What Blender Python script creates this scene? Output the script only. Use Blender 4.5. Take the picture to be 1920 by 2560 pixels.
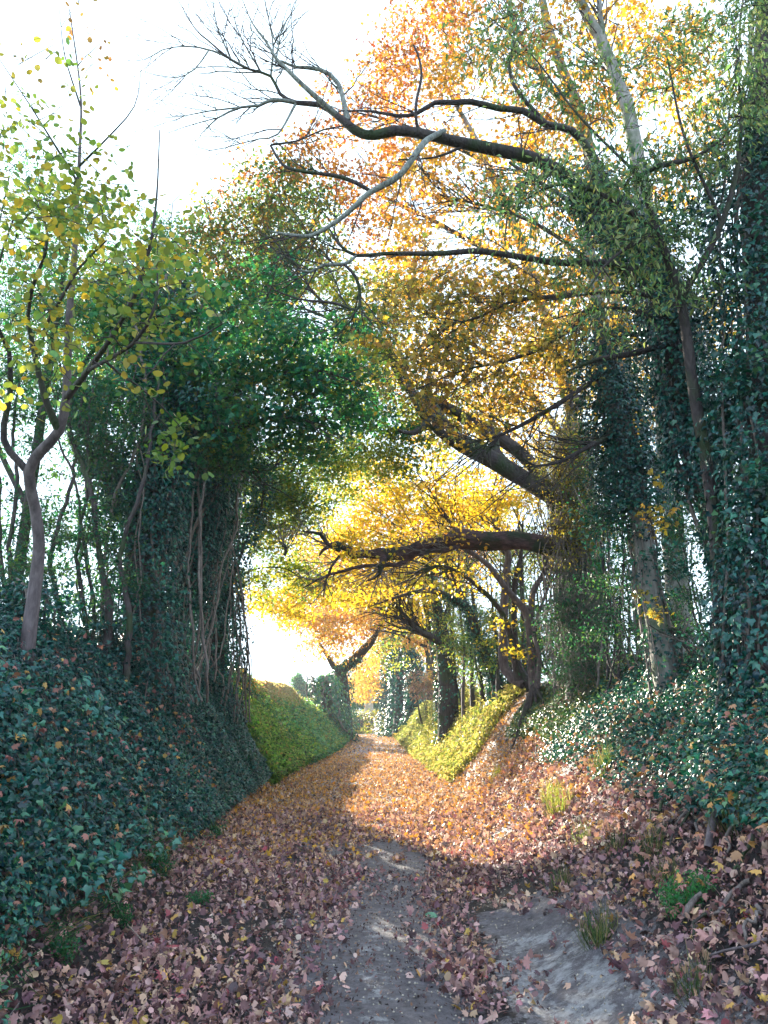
import bpy, math
import numpy as np
from math import radians as R, sin, cos, pi
sc = bpy.context.scene
for o in list(bpy.data.objects): bpy.data.objects.remove(o)
rng = np.random.default_rng(11)

# ------------------------------------------------------------------ camera, sky, sun, exposure
PITCH = R(15.4); CAMZ = 1.55; FPX = 1849.0
cam_d = bpy.data.cameras.new('camera'); cam = bpy.data.objects.new('camera', cam_d)
sc.collection.objects.link(cam); sc.camera = cam
cam.location = (0, 0, CAMZ); cam.rotation_euler = (R(90) + PITCH, 0, 0)
cam_d.sensor_fit = 'VERTICAL'; cam_d.sensor_height = 36; cam_d.sensor_width = 27
cam_d.lens = FPX / 2560 * 36; cam_d.clip_start = .05; cam_d.clip_end = 3000
SUN_EL, SUN_AZ = R(17.5), R(-26)          # azimuth measured from +Y towards +X
w = bpy.data.worlds.new("World"); sc.world = w; w.use_nodes = True
nt = w.node_tree; bg = nt.nodes['Background']
sky = nt.nodes.new('ShaderNodeTexSky'); sky.sky_type = 'NISHITA'; sky.sun_disc = False
sky.sun_elevation = SUN_EL; sky.sun_rotation = SUN_AZ
sky.air_density = 1.0; sky.dust_density = 2.5; sky.ozone_density = 1.0; sky.altitude = 50
hs = nt.nodes.new('ShaderNodeHueSaturation'); hs.inputs['Saturation'].default_value = .62
nt.links.new(sky.outputs[0], hs.inputs['Color'])
ml = nt.nodes.new('ShaderNodeVectorMath'); ml.operation = 'MULTIPLY'; ml.inputs[1].default_value = (1.5, 1.5, 1.5)   # thin bright cloud evens the sky out
mn = nt.nodes.new('ShaderNodeVectorMath'); mn.operation = 'MINIMUM'; mn.inputs[1].default_value = (2.35, 2.95, 3.45)
nt.links.new(hs.outputs[0], ml.inputs[0]); nt.links.new(ml.outputs[0], mn.inputs[0]); nt.links.new(mn.outputs[0], bg.inputs[0])
bg.inputs[1].default_value = .15
sd = bpy.data.lights.new('sun', 'SUN'); so = bpy.data.objects.new('sun', sd); sc.collection.objects.link(so)
sd.energy = 5; sd.angle = R(.53); sd.color = (1, .9, .74)
so.location = (-8, 20, 15)
so.rotation_euler = (R(90) - SUN_EL, 0, pi - SUN_AZ)
sc.view_settings.view_transform = 'Standard'; sc.view_settings.look = 'None'
sc.view_settings.exposure = 2.45; sc.view_settings.gamma = 1
sc.cycles.use_denoising = True
sc.cycles.max_bounces = 7; sc.cycles.diffuse_bounces = 3; sc.cycles.glossy_bounces = 2
sc.cycles.transmission_bounces = 5; sc.cycles.transparent_max_bounces = 4
sc.cycles.sample_clamp_indirect = 6

# ------------------------------------------------------------------ helpers
def P(dx, dy, Y):
    "point at depth Y seen at (dx,dy) of the 1659x2212 view"
    u = (dx * 1920 / 1659 - 960) / FPX; v = (1280 - dy * 2560 / 2212) / FPX
    d = np.array([u, cos(PITCH) - v * sin(PITCH), sin(PITCH) + v * cos(PITCH)])
    return np.array([0, 0, CAMZ]) + d * (Y / d[1])
def mpd(Y): return Y / FPX * 1920 / 1659      # metres per view pixel at depth Y (about)
_h = rng.random((256, 256))
def noise(x, y, f=1.0, oct=3):
    x = np.asarray(x, float); y = np.asarray(y, float); s = 0; a = 1; t = 0
    for k in range(oct):
        X = x * f + 17.3 * k + 500; Y = y * f + 9.1 * k + 500
        i = np.floor(X).astype(int); j = np.floor(Y).astype(int); u = X - i; v = Y - j
        u = u * u * (3 - 2 * u); v = v * v * (3 - 2 * v)
        g = lambda p, q: _h[p & 255, q & 255]
        s = s + a * (g(i, j) * (1 - u) * (1 - v) + g(i + 1, j) * u * (1 - v) + g(i, j + 1) * (1 - u) * v + g(i + 1, j + 1) * u * v)
        t += a; a *= .5; f *= 2
    return s / t - .5
YK = [-20, 4, 7, 10, 14, 18, 20, 22, 30, 38, 50, 60, 80, 400]
FL = [-1.7, -1.8, -1.95, -2.1, -2.3, -2.55, -2.55, -2.5, -2.15, -2.1, -2.2, -2.3, -2.2, -2.2]
CL = [-3.3, -3.3, -3.6, -3.7, -3.7, -3.9, -4.7, -4.9, -4.8, -4.0, -3.3, -3.6, -4, -4]
HL = [2.3, 2.3, 2.4, 2.5, 2.6, 2.5, 2.4, 2.45, 2.5, 2.25, 1.8, 1.7, 1.6, 1.6]
FR = [.9, .9, .9, 1.1, 1.35, 1.5, 1.45, 1.35, 1.1, 1.0, .9, .8, .8, .8]
CR = [3.5, 3.5, 3.7, 3.6, 3.4, 3.2, 3.1, 3.0, 2.6, 2.3, 1.9, 1.8, 1.9, 1.9]
HR = [2.3, 2.3, 2.3, 2.25, 2.2, 2.2, 2.2, 2.2, 2.2, 2.1, 2.0, 1.8, 1.7, 1.6]
def shift(y): return -.024 * np.clip(np.asarray(y, float) - 56, 0, 60) ** 2
def foot(y):
    return np.interp(y, YK, FL) + shift(y) + .12 * noise(y, y * 0, .7), np.interp(y, YK, FR) + shift(y) + .12 * noise(y, y * 0 + 9, .7)
def height(x, y):
    x = np.asarray(x, float); y = np.asarray(y, float)
    fl, fr = foot(y); cl = np.interp(y, YK, CL) + shift(y); cr = np.interp(y, YK, CR) + shift(y)
    hl = np.interp(y, YK, HL); hr = np.interp(y, YK, HR)
    tl = np.clip((fl - x) / (fl - cl), 0, 3); tr = np.clip((x - fr) / (cr - fr), 0, 3)
    def prof(t, p): 
        a = np.clip(t, 0, 1)
        return np.where(t < 1, .12 * a + .88 * a ** p * (1.0), 1.0) - .1 * np.exp(-((t - 1) / .18) ** 2) + .06 * np.clip(t - 1, 0, 1)
    z = hl * prof(tl, 1.2) * (tl > 0) + hr * prof(tr, 1.45) * (tr > 0)
    bank = np.clip(tl + tr, 0, 1)
    z = z + noise(x, y, .9) * .35 * bank + noise(x, y, 3.5) * .10 * (bank > 0) * np.clip(bank * 4, 0, 1)
    # path floor: shallow ruts and chalk ridges
    inn = 1 - np.clip(bank * 5, 0, 1)
    z = z + inn * (.03 * noise(x * 1.6, y * .5, 2.0) - .05 * np.exp(-((x + .75 - shift(y) * 1) / .3) ** 2) - .045 * np.exp(-((x - .28 - .05 * y - shift(y)) / .16) ** 2) * (y < 14))
    far = np.clip((np.abs(x) - 12) / 60, 0, 1)
    z = z + far * (noise(x, y, .02) * 3)
    return z
def normal(x, y, e=.08):
    gx = (height(x + e, y) - height(x - e, y)) / (2 * e); gy = (height(x, y + e) - height(x, y - e)) / (2 * e)
    n = np.stack([-gx, -gy, np.ones_like(gx)], -1)
    return n / np.linalg.norm(n, axis=-1, keepdims=True)
def onground(x, y, dz=0.): return np.array([x, y, float(height(np.array([x]), np.array([y]))[0]) + dz])
def unit(v): return v / np.maximum(np.linalg.norm(v, axis=-1, keepdims=True), 1e-9)

class MB:
    def __init__(s): s.v = []; s.l = []; s.t = []; s.c = []; s.n = 0
    def add(s, V, F, col=None):
        V = np.asarray(V, float).reshape(-1, 3); F = np.asarray(F, np.int64)
        s.v.append(V); s.l.append((F + s.n).ravel()); s.t.append(np.full(len(F), F.shape[1])); s.n += len(V)
        if col is None: col = np.ones((len(F), 3)) * .5
        s.c.append(np.asarray(col, float) if np.ndim(col) == 2 else np.tile(np.asarray(col, float), (len(F), 1)))
    def build(s, name, mat, parent=None, base=None, smooth=False):
        me = bpy.data.meshes.new(name); ob = bpy.data.objects.new(name, me); sc.collection.objects.link(ob)
        V = np.concatenate(s.v); L = np.concatenate(s.l); T = np.concatenate(s.t)
        if parent is not None: ob.parent = parent; V = V - np.array(BASE[parent.name])
        elif base is not None: ob.location = base; V = V - np.array(base)
        me.vertices.add(len(V)); me.vertices.foreach_set('co', V.astype(np.float32).ravel())
        me.loops.add(len(L)); me.loops.foreach_set('vertex_index', L.astype(np.int32))
        me.polygons.add(len(T)); st = np.concatenate([[0], np.cumsum(T)[:-1]])
        me.polygons.foreach_set('loop_start', st.astype(np.int32))
        if smooth: me.polygons.foreach_set('use_smooth', np.ones(len(T), bool))
        me.update(calc_edges=True)
        a = me.attributes.new('Col', 'FLOAT_COLOR', 'FACE'); c = np.concatenate(s.c)
        a.data.foreach_set('color', np.concatenate([c, np.ones((len(c), 1))], 1).astype(np.float32).ravel())
        me.materials.append(mat); return ob
BASE = {}
def tag(o, label=None, cat=None, group=None, kind=None):
    for k, v in (('label', label), ('category', cat), ('group', group), ('kind', kind)):
        if v: o[k] = v
    return o
def empty(name, loc, label, cat, group=None):
    e = bpy.data.objects.new(name, None); sc.collection.objects.link(e); e.location = [float(q) for q in loc]
    BASE[e.name] = [float(q) for q in loc]; e.empty_display_size = .2
    return tag(e, label, cat, group)

# ------------------------------------------------------------------ materials
def mat(name):
    m = bpy.data.materials.new(name); m.use_nodes = True; n = m.node_tree; b = n.nodes['Principled BSDF']; return m, n, b
def N(n, t, **k):
    x = n.nodes.new(t)
    for a, v in k.items():
        if a in x.inputs: x.inputs[a].default_value = v
        else: setattr(x, a, v)
    return x
def leafmat(name, rough=.5, trans=.45, tcol=(1.35, 1.15, .5), spec=.4):
    m, n, b = mat(name); at = N(n, 'ShaderNodeAttribute', attribute_name='Col')
    b.inputs['Roughness'].default_value = rough; b.inputs['Specular IOR Level'].default_value = spec
    n.links.new(at.outputs['Color'], b.inputs['Base Color'])
    out = n.nodes['Material Output']
    if trans > 0:
        tr = N(n, 'ShaderNodeBsdfTranslucent'); mu = N(n, 'ShaderNodeMix', data_type='RGBA', blend_type='MULTIPLY')
        mu.inputs[0].default_value = 1; mu.inputs[7].default_value = (*tcol, 1)
        n.links.new(at.outputs['Color'], mu.inputs[6]); n.links.new(mu.outputs[2], tr.inputs[0])
        mx = N(n, 'ShaderNodeMixShader'); mx.inputs[0].default_value = trans
        n.links.new(b.outputs[0], mx.inputs[1]); n.links.new(tr.outputs[0], mx.inputs[2]); n.links.new(mx.outputs[0], out.inputs[0])
    return m
M_leaf = leafmat('broad_leaf', .5, .5); M_ivy = leafmat('ivy_leaf', .3, .18, (1.2, 1.3, .6), .5)
M_dead = leafmat('dead_leaf', .6, .15, (1.2, 1, .8), .35); M_herb = leafmat('herb_leaf', .5, .6, (1.2, 1.2, .5))
def ramp(n, fac, stops):
    r = N(n, 'ShaderNodeValToRGB'); r.color_ramp.elements[0].position = stops[0][0]; r.color_ramp.elements[0].color = (*stops[0][1], 1)
    r.color_ramp.elements[1].position = stops[-1][0]; r.color_ramp.elements[1].color = (*stops[-1][1], 1)
    for p, c in stops[1:-1]: r.color_ramp.elements.new(p).color = (*c, 1)
    n.links.new(fac, r.inputs[0]); return r
def bark(name, dark, light, moss=None, scale=9, bump=.6):
    m, n, b = mat(name); tc = N(n, 'ShaderNodeTexCoord'); mp = N(n, 'ShaderNodeMapping'); mp.inputs['Scale'].default_value = (.35, 1, 1) if 'red' in name else (1, 1, .3)
    n.links.new(tc.outputs['Object'], mp.inputs[0])
    a = N(n, 'ShaderNodeTexNoise', Scale=scale * 2.2, Detail=6, Roughness=.65); n.links.new(mp.outputs[0], a.inputs['Vector'])
    v = N(n, 'ShaderNodeTexVoronoi', Scale=scale * 3); v.feature = 'DISTANCE_TO_EDGE'; n.links.new(mp.outputs[0], v.inputs['Vector'])
    r = ramp(n, a.outputs[0], [(.3, dark), (.68, light)]); col = r.outputs[0]
    if moss:
        g = N(n, 'ShaderNodeTexNoise', Scale=2.3, Detail=4); n.links.new(tc.outputs['Object'], g.inputs['Vector'])
        rr = ramp(n, g.outputs[0], [(.5, (0, 0, 0)), (.62, (1, 1, 1))]); mx = N(n, 'ShaderNodeMix', data_type='RGBA')
        n.links.new(rr.outputs[0], mx.inputs[0]); n.links.new(col, mx.inputs[6]); mx.inputs[7].default_value = (*moss, 1); col = mx.outputs[2]
    n.links.new(col, b.inputs['Base Color']); b.inputs['Roughness'].default_value = .85
    mu = N(n, 'ShaderNodeMath', operation='MULTIPLY'); n.links.new(a.outputs[0], mu.inputs[0]); n.links.new(v.outputs[0], mu.inputs[1])
    bp = N(n, 'ShaderNodeBump', Strength=bump, Distance=.05); n.links.new(mu.outputs[0], bp.inputs['Height']); n.links.new(bp.outputs[0], b.inputs['Normal'])
    return m
B_dark = bark('dark_bark', (.018, .015, .02), (.075, .06, .06), (.03, .05, .02))
B_grey = bark('grey_bark', (.10, .10, .095), (.34, .33, .31), (.10, .13, .08), 6, .3)
B_hazel = bark('hazel_bark', (.045, .035, .04), (.17, .14, .15), None, 8, .3)
B_lichen = bark('lichen_bark', (.05, .06, .06), (.30, .33, .30), None, 14, .5)
B_red = bark('red_brown_bark', (.012, .007, .01), (.13, .075, .075), (.02, .035, .015), 9, 1)
B_vine = bark('vine_bark', (.06, .05, .05), (.26, .22, .2), None, 20, .4)
B_pale = bark('dry_stick', (.25, .22, .18), (.55, .5, .42), None, 20, .2)
def soil(name, stops, chalk=None):
    m, n, b = mat(name); tc = N(n, 'ShaderNodeTexCoord')
    a = N(n, 'ShaderNodeTexNoise', Scale=9, Detail=12, Roughness=.82); n.links.new(tc.outputs['Object'], a.inputs['Vector'])
    r = ramp(n, a.outputs[0], stops); col = r.outputs[0]
    if chalk:
        at = N(n, 'ShaderNodeAttribute', attribute_name='Col'); sp = N(n, 'ShaderNodeSeparateColor'); n.links.new(at.outputs['Color'], sp.inputs[0])
        c = N(n, 'ShaderNodeTexNoise', Scale=5.5, Detail=12, Roughness=.8); n.links.new(tc.outputs['Object'], c.inputs['Vector'])
        dk = ramp(n, a.outputs[0], [(.3, (.008, .009, .014)), (.55, (.026, .024, .03)), (.75, (.07, .055, .055))])
        w2 = N(n, 'ShaderNodeMath', operation='MULTIPLY_ADD'); n.links.new(a.outputs[0], w2.inputs[0]); w2.inputs[1].default_value = 1.2; n.links.new(sp.outputs[1], w2.inputs[2])
        w3 = ramp(n, w2.outputs[0], [(.9, (0, 0, 0)), (1.0, (1, 1, 1))]); m2 = N(n, 'ShaderNodeMix', data_type='RGBA'); n.links.new(w3.outputs[0], m2.inputs[0]); n.links.new(dk.outputs[0], m2.inputs[6]); n.links.new(col, m2.inputs[7]); col = m2.outputs[2]
        su = N(n, 'ShaderNodeMath', operation='MULTIPLY_ADD'); n.links.new(c.outputs[0], su.inputs[0]); su.inputs[1].default_value = 1.5; n.links.new(sp.outputs[0], su.inputs[2])
        rr = ramp(n, su.outputs[0], [(.86, (0, 0, 0)), (.98, (1, 1, 1))])
        c2 = ramp(n, a.outputs[0], [(.35, (.25, .25, .27)), (.6, (.66, .67, .7))])
        mx = N(n, 'ShaderNodeMix', data_type='RGBA'); n.links.new(rr.outputs[0], mx.inputs[0]); n.links.new(col, mx.inputs[6]); n.links.new(c2.outputs[0], mx.inputs[7]); col = mx.outputs[2]
    n.links.new(col, b.inputs['Base Color']); b.inputs['Roughness'].default_value = .58
    f = N(n, 'ShaderNodeTexNoise', Scale=22, Detail=12, Roughness=.85); n.links.new(tc.outputs['Object'], f.inputs['Vector'])
    bp = N(n, 'ShaderNodeBump', Strength=1.0, Distance=.05); n.links.new(f.outputs[0], bp.inputs['Height']); n.links.new(bp.outputs[0], b.inputs['Normal'])
    return m
M_path = soil('trodden_mud', [(.3, (.06, .06, .075)), (.5, (.19, .18, .205)), (.7, (.38, .36, .39))], True)
M_bank = M_path
M_field = soil('rough_grass_ground', [(.3, (.03, .05, .015)), (.55, (.07, .10, .03)), (.75, (.14, .13, .06))])

# ------------------------------------------------------------------ terrain
xs = np.unique(np.round(np.concatenate([-np.geomspace(7, 420, 30), np.linspace(-7, -4.6, 30), np.linspace(-4.6, 4.6, 190), np.linspace(4.6, 7, 30), np.geomspace(7, 420, 30)]), 3))
ys = np.unique(np.round(np.concatenate([-np.geomspace(.5, 60, 12), np.linspace(-.5, 3, 20), np.linspace(3, 12, 170), np.linspace(12, 30, 140), np.linspace(30, 100, 140), np.geomspace(100, 600, 26)]), 3))
GX, GY = np.meshgrid(xs, ys, indexing='ij'); GZ = height(GX, GY)
ny = len(ys); V = np.stack([GX, GY, GZ], -1).reshape(-1, 3)
I, J = np.meshgrid(np.arange(len(xs) - 1), np.arange(ny - 1), indexing='ij'); I = I.ravel(); J = J.ravel()
F = np.stack([I * ny + J, (I + 1) * ny + J, (I + 1) * ny + J + 1, I * ny + J + 1], -1)
cx = (xs[I] + xs[I + 1]) / 2; cy = (ys[J] + ys[J + 1]) / 2
fl, fr = foot(cy); cl = np.interp(cy, YK, CL) + shift(cy); cr = np.interp(cy, YK, CR) + shift(cy)
ispath = (cx > fl - .1) & (cx < fr + .25) & (cy < 140); isbank = ~ispath & (cx > cl - .6) & (cx < cr + .6) & (cy < 140)
ch = np.clip(.36 - ((cx - 1.15 + .1 * (cy - 4)) / .5) ** 2 * .5 - np.clip(cy - 5.4, 0, 9) * .45, -.6, .17)
ch = np.maximum(ch, .12 - ((cx - .75) / .3) ** 2 * .5 - ((cy - 7.6) / 1.0) ** 2 * .5)
ch = np.maximum(ch, .1 - ((cx + .05) / .35) ** 2 * .6 - np.clip(cy - 6.5, 0, 9) * .3); ch = np.maximum(ch, -.3) + .12 * noise(cx * 2, cy, 3)
pw = .5 * np.maximum(np.exp(-((cx + .08 - shift(cy)) / .85) ** 4), np.maximum(np.exp(-((cx - 1.15) / .55) ** 4) * (cy < 6.8), (cy > 10) * np.exp(-((cx + .3 - shift(cy)) / 1.5) ** 4)))
def sub(mask, name, m, kind='structure', lab=None):
    f = F[mask]; u, inv = np.unique(f, return_inverse=True); b = MB(); c = np.stack([np.clip(ch[mask], -1, 1), pw[mask], pw[mask]], 1)
    b.add(V[u], inv.reshape(f.shape), c); o = b.build(name, m, smooth=True); tag(o, lab, None, None, kind); return o
sub(ispath, 'path', M_path); sub(isbank, 'banks', M_bank); sub(~ispath & ~isbank, 'ground', M_field)

# ------------------------------------------------------------------ leaves
def fan(pts, cz=.06, curl=0.):
    p = np.array(pts, float); k = len(p); c = np.array([[0, .45, -cz]])
    z = -curl * (np.abs(p[:, 0]) ** 2) * 2 + 0 * p[:, 0] - curl * (p[:, 1] - .5) ** 2
    V = np.concatenate([c, np.c_[p, z]]); F = np.array([[0, 1 + i, 1 + (i + 1) % k] for i in range(k)]); return V, F
def mirror(h): return h + [(-x, y) for x, y in reversed(h) if x > 1e-6]
T_mapleflat = 0
T_maple = fan(mirror([(0, .02), (.12, .0), (.34, .06), (.26, .2), (.52, .42), (.24, .46), (.28, .72), (.12, .66), (0, 1)]), .05, .6)
T_maple_s = fan([(0, 0), (.45, .12), (.24, .3), (.5, .6), (.17, .6), (0, 1), (-.17, .6), (-.5, .6), (-.24, .3), (-.45, .12)], .05, .2)
T_hazel = fan(mirror([(0, 0), (.28, .1), (.42, .38), (.38, .66), (.16, .88), (0, 1)]), .07, .25)
T_ivy = fan([(0, .08), (.3, 0), (.46, .3), (.22, .52), (0, 1), (-.22, .52), (-.46, .3), (-.3, 0)], -.06, .2)
T_oval = (np.array([[0, 0, 0], [.28, .45, .06], [0, 1, -.05], [-.28, .45, .06]], float), np.array([[0, 1, 2], [0, 2, 3]]))
T_oak = (np.array([[0, 0, 0], [.3, .3, .05], [.22, .8, .02], [0, 1, -.05], [-.22, .8, .02], [-.3, .3, .05]], float), np.array([[0, 1, 2], [0, 2, 3], [0, 3, 4], [0, 4, 5]]))
T_lance = (np.array([[0, 0, 0], [.16, .4, .05], [0, 1, -.14], [-.16, .4, .05]], float), np.array([[0, 1, 2], [0, 2, 3]]))
T_blade = (np.array([[-.016, 0, 0], [.016, 0, 0], [.013, .55, .1], [-.013, .55, .1], [0, 1, .45]], float), np.array([[0, 1, 2], [0, 2, 3], [3, 2, 4]]))
def leaves(mb, T, pos, tip, nrm, size, col):
    V, F = T; n = len(pos)
    if n == 0: return
    tip = unit(tip); nrm = nrm - (nrm * tip).sum(1, keepdims=True) * tip; nrm = unit(nrm); sd_ = np.cross(tip, nrm)
    size = np.broadcast_to(size, (n,))[:, None, None]
    # every leaf a little different: width, bend
    wv = rng.uniform(.62, 1.15, n)[:, None, None]; bz = rng.uniform(.2, 2.4, n)[:, None, None]
    W = pos[:, None] + size * (V[None, :, 0:1] * wv * sd_[:, None] + V[None, :, 1:2] * tip[:, None] + V[None, :, 2:3] * bz * nrm[:, None])
    k = len(V); FF = (F[None] + (np.arange(n) * k)[:, None, None]).reshape(-1, 3)
    mb.add(W.reshape(-1, 3), FF, np.repeat(col, len(F), 0))
def pick(pal, n, cl=None, jit=.18):
    cols = np.array([c[:3] for c in pal], float); wts = np.array([c[3] for c in pal], float); wts /= wts.sum()
    i = rng.choice(len(pal), n, p=wts); c = cols[i]
    if cl is not None: c = c * .5 + cols[rng.choice(len(pal), cl.max() + 1, p=wts)][cl] * .5
    return np.clip(c * (1 + rng.normal(0, jit, (n, 1))) * (1 + rng.normal(0, .06, (n, 3))), .004, .9)
# palettes r,g,b,weight (linear)
PAL = dict(
 hazel=[(.30, .36, .09, 4), (.16, .28, .09, 5), (.08, .20, .09, 4), (.50, .40, .06, 2), (.42, .26, .08, .5)],
 hazeltop=[(.42, .24, .08, 3), (.30, .16, .12, 2), (.34, .30, .08, 3)],
 green=[(.025, .19, .12, 5), (.06, .26, .12, 4), (.17, .30, .08, 2), (.38, .34, .06, 1), (.015, .12, .10, 4)],
 dkgreen=[(.012, .085, .065, 4), (.025, .13, .08, 3), (.10, .19, .06, 1.5)],
 oak=[(.09, .19, .08, 4), (.15, .23, .07, 3), (.34, .13, .07, 1.6), (.42, .26, .06, 1.2), (.04, .12, .07, 3)],
 rust=[(.50, .19, .07, 4), (.62, .32, .05, 4), (.26, .12, .12, 2), (.46, .07, .06, .4), (.2, .2, .1, 1)],
 orange=[(.62, .38, .045, 5), (.56, .27, .05, 2), (.28, .30, .10, 2.2), (.34, .20, .15, 1.6)],
 gold=[(.66, .43, .06, 5), (.58, .46, .08, 3), (.46, .30, .14, 1.5), (.28, .32, .12, 2)],
 yellow=[(.66, .48, .045, 5), (.55, .5, .07, 3), (.3, .4, .06, 1), (.66, .36, .07, 1)],
 lime=[(.20, .30, .06, 4), (.38, .40, .07, 3), (.09, .20, .07, 3), (.55, .42, .06, .8)],
 faro=[(.62, .42, .12, 4), (.58, .32, .14, 3), (.48, .24, .16, 1.5), (.3, .34, .13, 1.5)],
 spindle=[(.09, .24, .13, 4), (.18, .33, .16, 4), (.30, .38, .19, 2), (.44, .46, .22, 1), (.04, .14, .10, 2)],
 ivy=[(.008, .08, .075, 5), (.014, .12, .10, 4), (.05, .19, .13, 1.5), (.004, .035, .045, 4)],
 ivyr=[(.01, .095, .075, 4), (.025, .16, .11, 3), (.12, .24, .10, 1), (.005, .045, .045, 3)],
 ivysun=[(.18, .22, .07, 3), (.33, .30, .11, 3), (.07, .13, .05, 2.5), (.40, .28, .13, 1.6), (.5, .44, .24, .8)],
 herb=[(.17, .36, .09, 4), (.30, .44, .14, 3), (.07, .18, .07, 4), (.04, .07, .04, 1.5), (.34, .24, .14, .5)],
 herb2=[(.10, .30, .20, 4), (.20, .38, .24, 3), (.05, .15, .11, 4), (.26, .24, .17, .8)],
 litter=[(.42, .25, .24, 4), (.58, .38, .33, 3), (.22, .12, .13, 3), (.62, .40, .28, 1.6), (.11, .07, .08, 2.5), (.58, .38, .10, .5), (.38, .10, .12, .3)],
 littersun=[(.64, .38, .19, 4), (.74, .52, .34, 3.5), (.72, .38, .06, 4), (.40, .25, .21, 2), (.2, .13, .12, 1.4), (.5, .42, .4, 2)],  # lit copy of litter: sunlight is put into these lighter colours
 pink=[(.36, .24, .23, 3), (.3, .18, .17, 2), (.2, .2, .14, 2)],
 fieldfar=[(.36, .34, .26, 3), (.27, .31, .2, 2), (.42, .27, .2, 1)],
)
# ------------------------------------------------------------------ branches
def smoothline(pts, step=.12, wob=.0):
    p = np.asarray(pts, float); n = len(p)
    if n == 2: q = np.linspace(0, 1, 5)[:, None] * (p[1] - p[0]) + p[0]; 
    else:
        e = np.vstack([2 * p[0] - p[1], p, 2 * p[-1] - p[-2]]); q = []
        for i in range(1, n):
            a, b, c, d = e[i - 1], e[i], e[i + 1], e[i + 2]; L = np.linalg.norm(c[:3] - b[:3]); m = int(np.clip(L / step, 2, 14))
            t = (np.arange(m) / m)[:, None]
            q.append(.5 * (2 * b + (c - a) * t + (2 * a - 5 * b + 4 * c - d) * t * t + (-a + 3 * b - 3 * c + d) * t ** 3))
        q.append(p[-1:]); q = np.vstack(q)
    if wob: q[1:-1, :3] += rng.normal(0, wob, (len(q) - 2, 3))
    return q
def tube(mb, q, sides=8, rough=0.):
    p = q[:, :3]; r = np.maximum(q[:, 3], .0012); t = unit(np.gradient(p, axis=0)); u = np.cross(t[0], [.3, .1, 1.0])
    if np.linalg.norm(u) < .1: u = np.cross(t[0], [1, 0, 0])
    u = unit(u); U = []
    for i in range(len(p)):
        u = u - t[i] * np.dot(u, t[i]); u = u / max(np.linalg.norm(u), 1e-6); U.append(u)
    U = np.array(U); W = np.cross(t, U); a = np.arange(sides) * 2 * pi / sides
    rr = r[:, None] * np.ones((1, sides))
    if rough: rr = rr * (1 + rough * (noise(np.arange(len(p))[:, None] * .35 + a[None] * 0, a[None] * 1.3 + 0 * rr + p[0, 0] * 7, 1.0) * 1.6))
    V = p[:, None] + rr[..., None] * (np.cos(a)[None, :, None] * U[:, None] + np.sin(a)[None, :, None] * W[:, None])
    n = len(p); i, j = np.meshgrid(np.arange(n - 1), np.arange(sides), indexing='ij'); i = i.ravel(); j = j.ravel(); k = (j + 1) % sides
    F = np.stack([i * sides + j, i * sides + k, (i + 1) * sides + k, (i + 1) * sides + j], -1)
    mb.add(V.reshape(-1, 3), F)

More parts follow.
